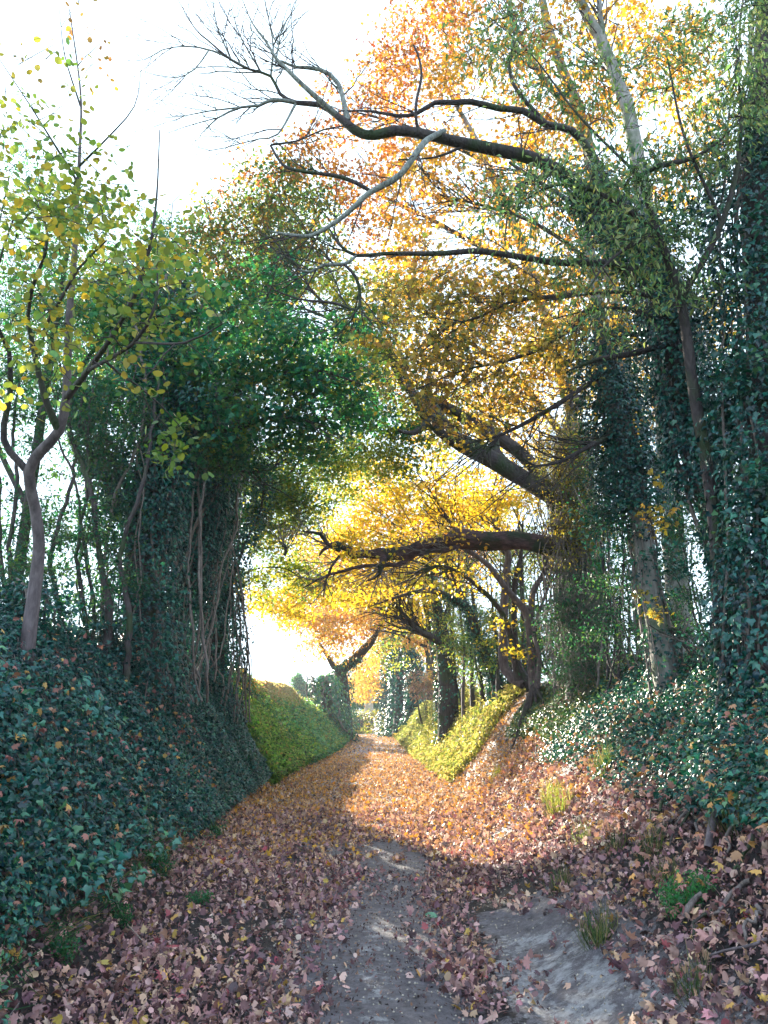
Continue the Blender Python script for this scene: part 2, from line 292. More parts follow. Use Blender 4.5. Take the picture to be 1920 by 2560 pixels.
LAIK = 2.5
class Tree:
    def __init__(s, name, label, cat='tree', base=None, group=None):
        s.base = np.asarray(base, float); s.e = empty(name, base, label, cat, group); s.nodes = []; s.tw = MB(); s.leaf = {}; s.anytw = False
    def line(s, pts, mat, part='limb', sides=8, wob=.0, rough=.15, world=False, ground=False):
        q = []
        for a in pts:
            q.append([*a] if world else [*P(a[0], a[1], a[2]), a[3]])
        q = np.array(q, float)
        if ground:
            z0 = onground(q[0, 0], q[0, 1])[2] - .15
            if q[0, 2] > z0: q = np.vstack([[q[0, 0], q[0, 1], z0, q[0, 3] * 1.25], q])
        q = smoothline(q, .12 if np.max(q[:, 3]) < .1 else .2, wob); mb = MB(); tube(mb, q, sides, rough); o = mb.build(part, mat, s.e, smooth=True)
        s.nodes.append(q); return q
    def attach(s, C, thick=1., maxr=.05, fine=2, droop=.0, up=0.):
        nd = np.vstack(s.nodes) if s.nodes else np.array([[*s.base, .05]])
        pos = nd[:, :3]; rad = nd[:, 3]; order = np.argsort(np.min(np.linalg.norm(C[:, None, :] - pos[None, ::3], axis=2), axis=1)); dirs = np.zeros_like(C)
        np_ = len(pos); pos = np.vstack([pos, np.zeros((len(C) * 26 + 10, 3))]); rad = np.concatenate([rad, np.zeros(len(C) * 26 + 10)])
        for i in order:
            c = C[i]; d = ((pos[:np_] - c) ** 2).sum(1); k = int(np.argmin(d)); a = pos[k]; L = float(d[k]) ** .5
            if L < 1e-3: dirs[i] = [0, 0, 1]; continue
            r0 = min(max(rad[k] * .75, .003), maxr, (.0065 + .012 * L) * thick); n = min(26, max(4, int(L / .25) + 2)); t = np.linspace(0, 1, n)[:, None]
            mid = (a + c) / 2 + np.array([0, 0, .12 * L]) + rng.normal(0, .09 * L, 3)
            p = (1 - t) ** 2 * a + 2 * t * (1 - t) * mid + t * t * c; p[1:-1] += rng.normal(0, .018 * min(L, 1.5), (n - 2, 3))
            q = np.c_[p, r0 * (1 - .6 * t)]; tube(s.tw, q, 4 if r0 < .02 else 6); s.anytw = True
            pos[np_:np_ + n - 1] = p[1:]; rad[np_:np_ + n - 1] = q[1:, 3]; np_ += n - 1; dirs[i] = unit(c - mid)
            for _ in range(fine):
                dd = unit(dirs[i] + rng.normal(0, .55, 3) + np.array([-.4 * up, 0, up])) ; ll = rng.uniform(.25, .6) * min(1, .4 + L); st_ = p[rng.integers(n // 2, n)]
                pp = st_ + np.linspace(0, 1, 4)[:, None] * dd * ll + rng.normal(0, .012, (4, 3)); pp[0] = st_; pp[:, 2] -= droop * np.linspace(0, 1, 4) ** 2 * ll
                tube(s.tw, np.c_[pp, max(r0 * .55, .0045 * thick) * np.linspace(1, .5, 4)], 3)
        return dirs
    def crown(s, blobs, T, size, pal, mat=None, per=24, spread=.3, attach=True, droop=.3, tilt=.45, fine=2, thick=1., part='crown', stickout=1.0):
        mat = mat or M_leaf; la = .42 * size * size * (.8 if T is T_oval or T is T_lance else 1.2) * (.5 if T is T_lance else 1)
        C = []; per = int(per * 1.7); spread = spread * .72
        for b in blobs:
            dx, dy, Y, rx, ry, dz, lai = b[:7]; lai = lai * LAIK; k = mpd(Y); c = P(dx, dy, Y); n = max(2, int(lai * pi * rx * ry * k * k / la / per))
            u = unit(rng.normal(0, 1, (n, 3))) * (rng.random((n, 1)) ** .42); C.append(c + u * np.array([rx * k, dz, ry * k / cos(R(15))])); 
        C = np.vstack(C)
        D = s.attach(C, thick, fine=fine) if attach else unit(rng.normal(0, 1, C.shape))
        n = len(C) * per; cl = np.repeat(np.arange(len(C)), per); wgt = rng.uniform(.45, 1.5, len(C))[cl]; keep = rng.random(n) < wgt / 1.1
        cl = cl[keep]; n = len(cl)
        pos = C[cl] + D[cl] * rng.uniform(-1.1, .7, (n, 1)) * spread + rng.normal(0, 1, (n, 3)) * spread * np.array([.8, .8, .26])
        tip = D[cl] * .5 + rng.normal(0, .7, (n, 3)) + np.array([0, 0, -droop]); nr = np.array([0, 0, 1.]) + rng.normal(0, tilt, (n, 3))
        key = (part, mat.name); mb = s.leaf.setdefault(key, (MB(), mat, part))[0]
        leaves(mb, T, pos, tip, nr, size * rng.uniform(.6, 1.2, n), pick(PAL[pal] if isinstance(pal, str) else pal, n, cl))
        return C
    def ivy(s, q, thick, dens, size=.06, pal='ivy', T=None, part='ivy', lo=0., hi=1., spread=1.):
        "ivy leaves in a ragged sleeve round a limb line q"
        q = q[int(lo * len(q)):max(int(hi * len(q)), int(lo * len(q)) + 2)]
        L = np.linalg.norm(np.diff(q[:, :3], axis=0), axis=1); cum = np.concatenate([[0], np.cumsum(L)]); n = int(cum[-1] * dens)
        if n < 3: return
        t = rng.random(n) * cum[-1]; p = np.stack([np.interp(t, cum, q[:, k]) for k in range(3)], -1); rr = np.interp(t, cum, q[:, 3])
        a = rng.random(n) * 2 * pi; bul = thick * (.35 + 1.3 * np.clip(noise(t * 1.0 + s.base[0] * 9, a * .9, 1.1) + .5, 0, 1)) * rng.uniform(.25, 1.1, n) ** .5
        out = np.stack([np.cos(a), np.sin(a), 0 * a], -1); pos = p + out * (rr + bul)[:, None]; pos[:, 2] += rng.normal(0, .04, n)
        tip = np.array([0, 0, -1.]) + out * .3 + rng.normal(0, .45, (n, 3)); nr = out + np.array([0, 0, .35]) + rng.normal(0, .38, (n, 3))
        mb = s.leaf.setdefault((part, M_ivy.name), (MB(), M_ivy, part))[0]
        leaves(mb, T or T_ivy, pos, tip, nr, size * rng.uniform(.55, 1.2, n), pick(PAL[pal], n))
    def vines(s, q, n, thick, r=(.006, .018), m=None):
        for _ in range(n):
            a = rng.random() * 2 * pi; k = np.arange(0, len(q), max(1, len(q) // 9)); w_ = a + np.cumsum(rng.normal(0, .22, len(k)))
            p = q[k, :3] + np.stack([np.cos(w_), np.sin(w_), 0 * w_], -1) * (q[k, 3] + thick * rng.uniform(.2, 1.0))[:, None]
            rr = rng.uniform(*r); o = MB(); tube(o, smoothline(np.c_[p, np.full(len(k), rr)], .2, .012), 5); o.build('vine_stem', m or B_vine, s.e, smooth=True)
    def done(s, tmat=None):
        if s.anytw: o = s.tw.build('twigs', tmat or B_dark, s.e); o['kind'] = 'stuff'
        for mb, m, part in s.leaf.values():
            if mb.n: mb.build(part, m, s.e)
        return s
def ground_at(dx, Y, dz=-.1):
    x = (dx * 1920 / 1659 - 960) / FPX * Y; x = x / 1.0; return onground(x, Y, dz)

def feather(t, q, n, ln, r, depth=2, up=.35):
    L = len(q)
    for _ in range(n):
        k = rng.integers(int(L * .25), L - 1); d = unit(q[min(k + 1, L - 1), :3] - q[k - 1, :3]); side = rng.choice([-1, 1])
        dd = unit(d + np.array([side * .55 * d[2], rng.normal(0, .25), -side * .55 * d[0]]) * rng.uniform(.7, 1.5) + [0, 0, up * rng.uniform(0, 1.3)])
        l = ln * rng.uniform(.4, 1.2); m = 7; u = np.linspace(0, 1, m)[:, None]; bend = rng.normal(0, .12, 3)
        p = q[k, :3] + dd * l * u + bend * l * u * u + rng.normal(0, .008, (m, 3)) * (u > 0); p[:, 2] += .1 * l * u[:, 0] ** 2
        rr = min(r, q[k, 3] * .7) * np.linspace(1, .45, m); qq = np.c_[p, rr]; tube(t.tw, qq, 4); t.anytw = True
        if depth > 1: feather(t, qq, int(rng.integers(2, 5)), ln * .5, r * .68, depth - 1, up)

# ================================================================== LEFT SIDE
# 1 foreground hazel with grey crooked stem
b0 = onground(-3.35, 7.0, -.1)
t = Tree('hazel_tree', 'crooked grey hazel stem on the left bank carrying big yellow-green leaves against the sky', base=b0)
q = t.line([(78, 1250, 7, .06), (84, 1170, 6.9, .055), (74, 1090, 6.8, .052), (62, 1020, 6.6, .052), (88, 975, 6.5, .048), (128, 930, 6.4, .045), (143, 860, 6.3, .04), (145, 790, 6.2, .038), (150, 680, 6.1, .032), (160, 560, 6, .027), (166, 440, 6, .022), (172, 330, 6, .016), (174, 200, 6, .01), (150, 20, 6, .005)], B_hazel, 'trunk', 10, ground=True)
L = [[(128, 930, 6.4, .04), (100, 870, 6.2, .03), (78, 780, 6, .025), (60, 690, 5.8, .02)],
     [(62, 1020, 6.6, .04), (8, 950, 6.5, .034), (22, 850, 6.3, .028), (20, 760, 6, .02)],
     [(143, 860, 6.3, .035), (190, 800, 5.8, .026), (240, 730, 5.4, .02), (290, 640, 5.1, .016), (322, 540, 5, .013), (338, 430, 5, .008), (345, 280, 5, .004)],
     [(190, 800, 5.8, .02), (290, 740, 5, .014), (335, 660, 4.8, .01), (340, 590, 4.8, .006)],
     [(60, 690, 5.8, .018), (70, 620, 5.4, .015), (100, 540, 5.2, .012), (95, 470, 5.2, .008), (60, 400, 5.2, .005)],
     [(100, 700, 5.4, .016), (135, 640, 5.2, .012), (170, 580, 5, .009), (230, 520, 5, .006)],
     [(20, 760, 6, .02), (-20, 660, 5.6, .015), (0, 560, 5.4, .012), (30, 470, 5.4, .008)],
     [(172, 400, 6, .014), (110, 300, 5.8, .009), (60, 220, 5.8, .006), (0, 130, 5.8, .004)],
     [(170, 360, 6, .012), (230, 300, 5.8, .008), (290, 230, 5.6, .005), (305, 150, 5.6, .003)],
     [(174, 230, 6, .01), (140, 120, 5.9, .006), (128, 20, 5.9, .003)], [(290, 740, 5, .01), (400, 740, 4.6, .008), (480, 700, 4.4, .005)]]
for l in L: t.line(l, B_dark, 'limb', 6)
t.crown([(120, 230, 5.6, 110, 110, .6, .2), (60, 330, 5.6, 90, 110, .6, .45), (200, 390, 5.4, 140, 110, .6, .6)], T_hazel, .062, 'hazel', per=10, spread=.2, fine=1)
t.crown([(160, 60, 5.8, 90, 90, .6, .1)], T_hazel, .06, 'hazeltop', per=7, spread=.2, fine=1)
t.crown([(60, 500, 5, 120, 120, .8, 1.1), (210, 520, 5, 150, 100, .8, 1.1), (360, 540, 4.9, 90, 90, .5, .8), (250, 650, 4.8, 220, 80, .7, .75), (60, 700, 4.9, 110, 90, .7, .7), (440, 690, 4.4, 90, 50, .5, .45), (100, 790, 5, 130, 60, .6, .6), (300, 800, 4.6, 130, 45, .5, .35), (20, 850, 4.8, 60, 40, .4, .9)], T_hazel, .064, 'hazel', per=12, spread=.22, fine=1)
t.crown([(350, 960, 6, 70, 80, .4, .7)], T_hazel, .075, [(.12, .22, .05, 3), (.06, .15, .05, 3), (.25, .28, .04, 1)], per=12, spread=.18, fine=1)
t.done()
# 2 thorny dark tree behind the hazel
t = Tree('hawthorn_tree', 'small-leaved dark twiggy hawthorn behind the big-leaved hazel at the upper left', base=onground(-5.2, 11, -.1))
t.line([(30, 1300, 11, .09), (60, 1100, 11, .08), (90, 900, 11, .07), (120, 700, 11, .05), (150, 520, 11, .03), (170, 420, 11, .012)], B_dark, 'trunk', ground=True)
t.line([(90, 900, 11, .05), (200, 760, 11, .035), (290, 620, 11.3, .02), (350, 480, 11.5, .012)], B_dark, 'limb')
t.line([(60, 1100, 11, .05), (-20, 900, 11, .035), (-20, 600, 11, .02), (20, 380, 11, .012)], B_dark, 'limb')
t.crown([(60, 430, 11, 100, 100, .9, .5), (170, 520, 11, 140, 70, .9, .9), (40, 640, 11, 140, 140, 1, 1.6), (220, 690, 11, 160, 130, 1, 2.4), (330, 800, 11.2, 120, 90, 1, 1.8), (80, 800, 11, 140, 70, 1, 1.6), (350, 520, 12, 90, 60, .9, .8)], T_oak, .05, 'green', per=26, spread=.25, fine=3)
t.done()
# 3 understorey behind hazel (sun breaks through)
t = Tree('elder_shrub', 'thin dark shrub of upright stems where the low sun sparkles through on the left', 'shrub', base=onground(-4.6, 9.5, -.1))
for x, x2, r in ((20, 30, .03), (110, 170, .03), (165, 190, .025), (215, 150, .04), (260, 330, .03), (0, -30, .03), (185, 120, .02)):
    t.line([(x + 20, 1330, 9.5, r * 1.3), (x, 1200, 9.5, r), ((x + x2) / 2 + 12, 1050, 9.5, r * .9), (x2, 920, 9.6, r * .7), (x2 + 15, 800, 9.7, r * .5)], B_dark, 'stem', 6, .01, ground=True)
t.crown([(60, 860, 9.6, 110, 70, .8, 1.5), (230, 900, 9.6, 110, 100, .8, 1.6), (50, 1130, 9.8, 130, 90, .8, 1.1), (210, 1080, 9.8, 90, 130, .8, 1.3), (60, 980, 9.9, 120, 60, .8, .6), (180, 1250, 9.6, 140, 110, .7, 1.2), (20, 1290, 8.6, 120, 80, .6, 1.4)], T_oval, .07, 'dkgreen', per=22, spread=.25, fine=3)
t.done()
# 4 three ivy trees making the dark wall
specs = [('ivy-smothered trunk standing nearest on the left bank, black with ivy', 10.8, [(310, 1480, 10.8, .28), (300, 1300, 10.8, .24), (310, 1100, 10.8, .22), (335, 900, 10.8, .18), (345, 720, 10.8, .12), (370, 600, 10.8, .06)], .38),
         ('leaning ivy-clad tree on the left bank, second along, fanned with vine stems', 13.2, [(360, 1470, 13.2, .26), (385, 1300, 13.2, .22), (420, 1120, 13.2, .2), (455, 960, 13.2, .15), (470, 800, 13, .08)], .42),
         ('ivy column at the end of the dark left wall beside the sky gap', 15.5, [(455, 1560, 15.5, .26), (462, 1400, 15.5, .22), (455, 1250, 15.5, .2), (450, 1080, 15.5, .16), (455, 930, 15.5, .1)], .40)]
for lab, Y, pts, th in specs:
    t = Tree('ivy_tree', lab, base=ground_at(pts[0][0], Y), group='ivy-clad trees on the left bank')
    q = t.line(pts, B_dark, 'trunk', 10, ground=True)
    t.ivy(q, th, 1500, .07, 'ivy', spread=1); t.vines(q, 26, th * 1.7, (.008, .022))
    for k in range(6):
        x, y = pts[2][0] + rng.uniform(-60, 40), pts[2][1]; sgn = rng.choice([-1, 1])
        qq = t.line([(x * .5 + pts[2][0] * .5, y + rng.uniform(0, 150), Y, .05), (x + sgn * 40, y - 60, Y + rng.normal(0, .3), .035), (x + sgn * 80, y - 150, Y + rng.normal(0, .4), .025), (x + sgn * 90, y - 260, Y + rng.normal(0, .5), .012)], B_dark, 'limb', 6)
        t.ivy(qq, .25, 500, .065, 'ivy')
    c = pts[3]; t.crown([(c[0], c[1] - 40, Y, 120, 120, .9, 1.6), (pts[2][0], pts[2][1], Y, 85, 130, .7, 1.1), (pts[1][0] + 5, pts[1][1] - 20, Y, 65, 110, .6, 1.1)], T_ivy, .07, 'ivy', M_ivy, per=30, spread=.25, part='ivy', fine=1)
    t.done()
# ivy hedge mass at left edge and foot of trees
for i, (dx, dy, Y, rx, ry, lab) in enumerate([(40, 1340, 8, 120, 90, 'mound of dark ivy on the bank top at the left edge'), (230, 1400, 10, 130, 80, 'mound of dark ivy at the foot of the nearest ivy-smothered trunk'), (420, 1500, 14.5, 70, 90, 'low ivy thicket hanging between the second and third ivy trunks'), (480, 1640, 16.5, 45, 60, 'small ivy thicket at the far end of the dark bank')]):
    c = P(dx, dy, Y); t = Tree('ivy_thicket', lab, 'ivy', base=onground(c[0], c[1], -.05), group='ivy thickets on the left bank')
    t.line([tuple(onground(c[0], c[1], -.1)) + (.04,), (c[0] + .1, c[1], c[2] - .2, .03), (c[0], c[1], c[2] + .4, .02)], B_dark, 'stem', 6, world=True)
    t.crown([(dx, dy, Y, rx, ry, .7, 2.2)], T_ivy, .065, 'ivy', M_ivy, per=30, spread=.24, part='ivy', fine=1); t.vines(t.nodes[0], 5, .4); t.done()
# 5 green maple spreading over the ivy trees
t = Tree('field_maple', 'green field maple with layered leaves spreading over the lane from the left', base=onground(-4.6, 12.2, -.1))
q = t.line([(330, 1450, 12.2, .15), (345, 1100, 12.1, .13), (370, 900, 12, .11), (420, 760, 11.6, .08), (500, 660, 11, .05)], B_dark, 'trunk', ground=True)
for l in ([(345, 1000, 12.1, .07), (440, 880, 11.3, .05), (560, 820, 10.6, .04), (680, 800, 10.2, .025), (780, 830, 10, .012)], [(370, 900, 12, .06), (480, 930, 11.2, .04), (600, 900, 10.6, .03), (700, 920, 10.2, .012)], [(420, 760, 11.6, .06), (540, 700, 11, .04), (660, 690, 10.6, .02), (740, 720, 10.4, .01)], [(345, 1050, 12.1, .05), (440, 1010, 12, .035), (560, 1020, 12, .02), (620, 990, 12, .01)]):
    feather(t, t.line(l, B_dark, 'limb', 6), 14, 1.1, .012, 2, 0.)
t.crown([(430, 800, 10.4, 150, 90, .9, 2.6), (600, 760, 10.4, 150, 100, .9, 2.8), (700, 850, 10.3, 110, 90, .9, 2.2), (560, 900, 10.6, 170, 70, .8, 2.4), (480, 680, 11.2, 150, 80, 1, 2.4), (420, 960, 10.8, 110, 60, .7, 2), (650, 960, 11, 90, 60, .7, 1.6), (720, 760, 10.4, 90, 80, .9, 1.8), (600, 640, 11, 110, 60, 1, 1.8), (300, 700, 10.6, 130, 90, .9, 1.8), (790, 850, 10.6, 60, 70, .6, 1.2), (260, 850, 10.2, 110, 60, .7, 2), (760, 900, 10.6, 60, 60, .5, 1)], T_maple_s, .10, 'green', per=18, spread=.3, fine=2)
t.crown([(520, 1000, 11.6, 110, 60, .7, 1.3)], T_ivy, .06, 'dkgreen', per=26, spread=.25)
t.done()
# 6 oak, green and rust, behind
t = Tree('oak_tree', 'rounded oak crown turning from green to rust below the bare twigs in the sky', base=onground(-4.8, 18.5, -.1))
q = t.line([(470, 1560, 18.5, .24), (480, 1200, 18.5, .22), (500, 900, 18.4, .18), (540, 650, 18.2, .13), (580, 460, 18, .07), (600, 370, 18, .02)], B_dark, 'trunk', ground=True)
for l in ([(500, 900, 18.4, .1), (420, 700, 18, .07), (370, 540, 18, .03)], [(540, 650, 18.2, .08), (640, 540, 17.6, .05), (700, 450, 17.4, .02)], [(540, 650, 18.2, .07), (470, 520, 18, .04), (440, 430, 18, .02)]): t.line(l, B_dark, 'limb', 6)
t.crown([(600, 430, 17.5, 115, 90, 1.2, 2.8), (520, 500, 17.5, 130, 90, 1.2, 2.6), (430, 560, 17.8, 110, 80, 1.2, 2), (650, 560, 17, 130, 110, 1.2, 2.4), (500, 620, 17.5, 170, 80, 1.2, 2.2), (330, 560, 18.5, 110, 70, 1, 1.6), (690, 430, 17, 70, 90, 1, 1.6), (400, 720, 19, 150, 90, 1.5, 1.8), (250, 640, 19.5, 130, 90, 1.5, 1.5), (560, 760, 18.5, 150, 80, 1.4, 1.6), (250, 800, 19.5, 150, 80, 1.5, 1.3)], T_oak, .13, 'oak', per=22, spread=.42, fine=2)  # hidden left-hand blobs are added to keep sun off the right-hand leaves
t.crown([(540, 380, 17.4, 110, 45, 1, .7), (640, 370, 17, 70, 40, 1, .8), (480, 440, 17.4, 60, 40, 1, .5)], T_oak, .13, 'rust', per=18, spread=.4, fine=1)
t.done()
# 7 lime and yellow maple arching on the left over the gap
t = Tree('yellow_maple', 'lime to yellow maple arching over the bright sky gap, thin drooping branches', base=onground(-4.6, 17.6, -.1))
q = t.line([(490, 1560, 17.6, .14), (475, 1300, 17.7, .12), (480, 1150, 17.8, .1), (520, 1020, 18, .06)], B_dark, 'trunk', ground=True)
for l in ([(475, 1250, 17.7, .05), (520, 1130, 17.5, .045), (600, 1060, 17.2, .035), (660, 980, 17, .025), (740, 940, 17, .01)], [(480, 1200, 17.7, .05), (560, 1160, 17.5, .03), (650, 1110, 17.3, .022), (720, 1080, 17.2, .01)], [(478, 1270, 17.7, .04), (550, 1230, 17.6, .025), (620, 1230, 17.5, .015), (670, 1270, 17.5, .008)]): t.line(l, B_dark, 'limb', 6)
t.crown([(560, 1020, 17, 100, 70, .9, 2), (620, 1090, 17, 110, 70, .9, 1.8), (720, 1000, 17, 100, 50, .9, 1.6), (540, 1150, 17, 60, 70, .9, 1.6)], T_maple_s, .085, [(.06, .17, .08, 4), (.12, .24, .07, 3), (.28, .32, .06, 2)], per=24, spread=.35, fine=3)
t.crown([(560, 1040, 17.5, 90, 80, .9, 1), (600, 1130, 17.5, 100, 90, .9, 1.5), (740, 990, 17.5, 90, 50, .9, 1.6), (560, 1250, 17.5, 60, 70, .9, 1.5), (680, 1060, 17.5, 100, 80, .9, 1.3), (640, 1250, 18, 80, 60, .9, 1.4), (640, 980, 17, 110, 45, .9, .7)], T_maple_s, .085, 'lime', per=24, spread=.35, fine=2)
t.done()
# ================================================================== FAR TREES
def far_tree(name, lab, Y, trunk, limbs, blobs, pal, T=T_oak, size=.11, base=None, ivyp=None, bm=B_dark, per=26, spread=.5, group=None, fine=2):
    t = Tree(name, lab, base=base if base is not None else ground_at(trunk[0][0], Y), group=group)
    q = t.line(trunk, bm, 'trunk', 9, ground=True)
    for l in limbs:
        ql = t.line(l, bm, 'limb', 6)
        if 15 < Y < 35: feather(t, ql, 22, 2.2, .0011 * Y, 2, .1)
    if ivyp:
        t.ivy(q, ivyp[0], ivyp[1], ivyp[2], ivyp[3], hi=.62 if 'oak' in name or 'leaning' in name else 1.) 
    if blobs: t.crown(blobs, T, size, pal, per=per, spread=spread, fine=fine)
    return t.done()
far_tree('yellow_oak', 'yellow oak right of the sky gap with a bent limb forking over the far bank', 46, [(742, 1545, 46, .5), (738, 1480, 46, .42), (738, 1448, 46, .36), (765, 1425, 45.6, .3), (790, 1400, 45, .26), (812, 1370, 44, .16), (830, 1330, 43, .08)],
  [[(738, 1448, 46, .25), (722, 1440, 46, .22), (712, 1425, 46, .15), (690, 1390, 46, .08)]],
  [(680, 1360, 45, 80, 50, 3, 1.8), (640, 1330, 44, 60, 40, 3, 1.6), (740, 1350, 45, 80, 70, 3, 1.8), (760, 1290, 44, 120, 50, 3, 1.8), (820, 1330, 43, 60, 60, 3, 1.4), (700, 1420, 45, 40, 25, 2, 1.2), (790, 1440, 46, 40, 20, 2, .7)], 'faro', size=.2, spread=.8, ivyp=(.3, 260, .16, 'ivyr'))
t = Tree('ivy_stump_tree', 'ivy-wrapped short trunk beside the bent-limbed yellow oak on the far left bank', base=ground_at(705, 42))
q = t.line([(712, 1560, 42, .35), (704, 1490, 42, .3), (694, 1462, 42, .15)], B_dark, 'trunk', ground=True); t.ivy(q, .75, 600, .17, 'dkgreen'); t.vines(q, 8, .8, (.03, .05)); t.done()
far_tree('orange_maple', 'hazy orange maple crown closing the tunnel above the far path', 62, [(890, 1560, 62, .3), (885, 1480, 62, .25), (870, 1400, 62, .15)], [[(885, 1480, 62, .15), (840, 1430, 61, .1), (800, 1400, 60, .05)]],
  [(880, 1400, 60, 90, 50, 4, 2.4), (850, 1340, 58, 110, 50, 4, 2.4), (790, 1450, 62, 60, 30, 3, 1.6), (850, 1450, 60, 70, 35, 3, 1.8), (780, 1490, 64, 30, 30, 2, 2)], 'faro', size=.26, spread=1.0)
far_tree('beech_tree', 'sunlit pale trunk with yellow leaves at the very end of the lane on the right', 76, [(797, 1555, 76, .5), (797, 1520, 76, .42), (796, 1490, 76, .38), (790, 1440, 76, .25)], [[(796, 1490, 76, .2), (775, 1475, 75, .12), (750, 1465, 75, .06)]],
  [(785, 1480, 75, 45, 25, 3, 2), (770, 1500, 77, 25, 15, 2, 1.5), (800, 1440, 75, 60, 35, 3, 2)], 'faro', size=.28, bm=B_pale, spread=1.0)
for x, Y, r, lab in ((845, 58, .7, 'thick ivy-black trunk, leftmost of the far ivy trunks on the right bank'), (868, 52, .8, 'broad ivy-wrapped trunk in the middle of the far right group'), (893, 46, .45, 'ivy trunk bending left, nearest the yellow grass of the far right group')):
    bend = 10 if x == 893 else 0
    far_tree('ivy_clad_tree', lab, Y, [(x, 1540, Y, r * .7), (x + 2, 1490, Y, r * .62), (x + bend * .4, 1440, Y, r * .5), (x - bend, 1400, Y, r * .3), (x - 8 - bend, 1360, Y, r * .15)], [], [(x - 10, 1400, Y, 40, 28, 2, 1.2), (x - 20, 1440, Y, 35, 15, 2, .8)], 'lime', size=.2, ivyp=(r * .8, 420, .17, 'ivy'), spread=.8, group='far ivy trunks on the right bank')
far_tree('golden_maple', 'bright golden maple lighting the arch above the middle of the lane', 30, [(950, 1500, 30, .22), (935, 1380, 30, .2), (915, 1280, 29, .16), (880, 1200, 28, .1)], [[(935, 1380, 30, .12), (890, 1350, 29, .09), (850, 1320, 28, .05)], [(915, 1280, 29, .1), (980, 1200, 28, .06), (1020, 1120, 27, .03)], [(915, 1280, 29, .08), (840, 1230, 28, .06), (740, 1230, 27, .03), (660, 1260, 27, .015)]],
  [(620, 1320, 28, 90, 40, 2, 1.8), (720, 1270, 27, 110, 50, 2, 2.2), (830, 1230, 27, 110, 60, 2, 2.2), (760, 1160, 27, 130, 60, 2, 2), (880, 1110, 26, 120, 70, 2, 2), (800, 1050, 25, 120, 60, 2, 1.8), (990, 1080, 25, 110, 70, 2, 1.8), (900, 1320, 30, 60, 50, 2, 1.4), (560, 1290, 28, 40, 40, 2, 1.6), (900, 1010, 24, 90, 50, 2, 1.3), (1080, 1120, 25, 80, 60, 2, 1.4)], 'yellow', T=T_maple_s, size=.15, spread=.5)
far_tree('amber_maple', 'amber and pink tinged maple seen through the golden arch', 40, [(930, 1510, 40, .25), (925, 1400, 40, .2), (900, 1300, 39, .12)], [[(925, 1400, 40, .1), (860, 1370, 39, .06), (800, 1360, 38, .03)]],
  [(830, 1290, 39, 90, 50, 3, 2.2), (930, 1200, 38, 130, 80, 3, 2), (720, 1200, 38, 120, 70, 3, 1.8), (900, 1350, 40, 50, 60, 3, 1.4), (1020, 1160, 38, 100, 90, 3, 1.6), (700, 1330, 40, 70, 30, 3, 1.4)], 'faro', size=.2, spread=.7)
# ================================================================== RIGHT SIDE middle distance stems
# many-stemmed hazel
cb = P(1155, 1489, 15.5); cb = onground(cb[0], 15.5, -.05)
t = Tree('coppiced_maple', 'many-stemmed maple on the right bank edge with roots gripping bare earth', base=cb)
S = [[(1155, 1489, 15.5, .13), (1150, 1420, 15.5, .11), (1142, 1335, 15.4, .1), (1124, 1307, 15.3, .075), (1091, 1270, 15.1, .065), (1057, 1223, 15, .06), (1007, 1184, 14.7, .05), (981, 1142, 14.5, .04), (942, 1080, 14.2, .02), (900, 1020, 14, .01)],
     [(1142, 1335, 15.4, .08), (1148, 1314, 15.4, .07), (1153, 1275, 15.4, .06), (1176, 1236, 15.4, .05), (1186, 1190, 15.4, .04), (1200, 1080, 15.4, .02)],
     [(1120, 1470, 15.7, .09), (1106, 1400, 15.7, .07), (1093, 1340, 15.6, .06), (1067, 1301, 15.4, .055), (1041, 1275, 15.3, .05), (1007, 1247, 15.1, .04), (955, 1223, 15, .03), (880, 1240, 14.8, .015)],
     [(1130, 1480, 16, .09), (1090, 1445, 16.3, .11), (1088, 1340, 16.3, .1), (1093, 1236, 16.3, .09), (1098, 1197, 16.2, .08), (1072, 1140, 16, .06), (1060, 1090, 16, .03), (1080, 1000, 16, .015)],
     [(1145, 1485, 16, .1), (1116, 1418, 16.4, .07), (1111, 1262, 16.4, .06), (1124, 1210, 16.4, .05), (1130, 1120, 16.4, .02)],
     [(1160, 1485, 15.3, .07), (1165, 1420, 15.2, .05), (1155, 1360, 15.2, .045), (1180, 1280, 15.2, .03), (1200, 1230, 15.2, .015)]]
for k, l in enumerate(S):
    q = t.line(l, B_dark if k in (2, 4) else B_hazel, 'stem', 8, rough=.2); feather(t, q[int(len(q) * .3):], 16, 1.2, .016, 2, .1)
for dx, dy in ((-28, 30), (-10, 40), (10, 35), (25, 22), (-40, 12), (-55, 42)):
    a = P(1152, 1480, 15.45); c = P(1152 + dx, 1480 + dy, 15.3); g = onground(c[0] - .1, 15.0 - abs(dx) * .006, .01)
    t.line([(*a, .05), (*((a + g) / 2 + [0, -.05, .05]), .035), (*g, .012)], B_dark, 'root', 6, world=True)
t.crown([(800, 1180, 12.6, 90, 35, .5, .5), (960, 1150, 12.5, 60, 30, .4, .45), (960, 1090, 14.3, 90, 50, .8, .6), (900, 1150, 14.5, 80, 50, .8, .5), (1060, 1090, 15, 90, 60, .8, 1.1), (1140, 1070, 15, 60, 60, .8, 1), (1000, 1250, 15, 100, 50, .6, .35), (1120, 1380, 15.2, 50, 90, .5, .3)], T_maple_s, .08, 'yellow', per=18, spread=.3, fine=4)
t.done()
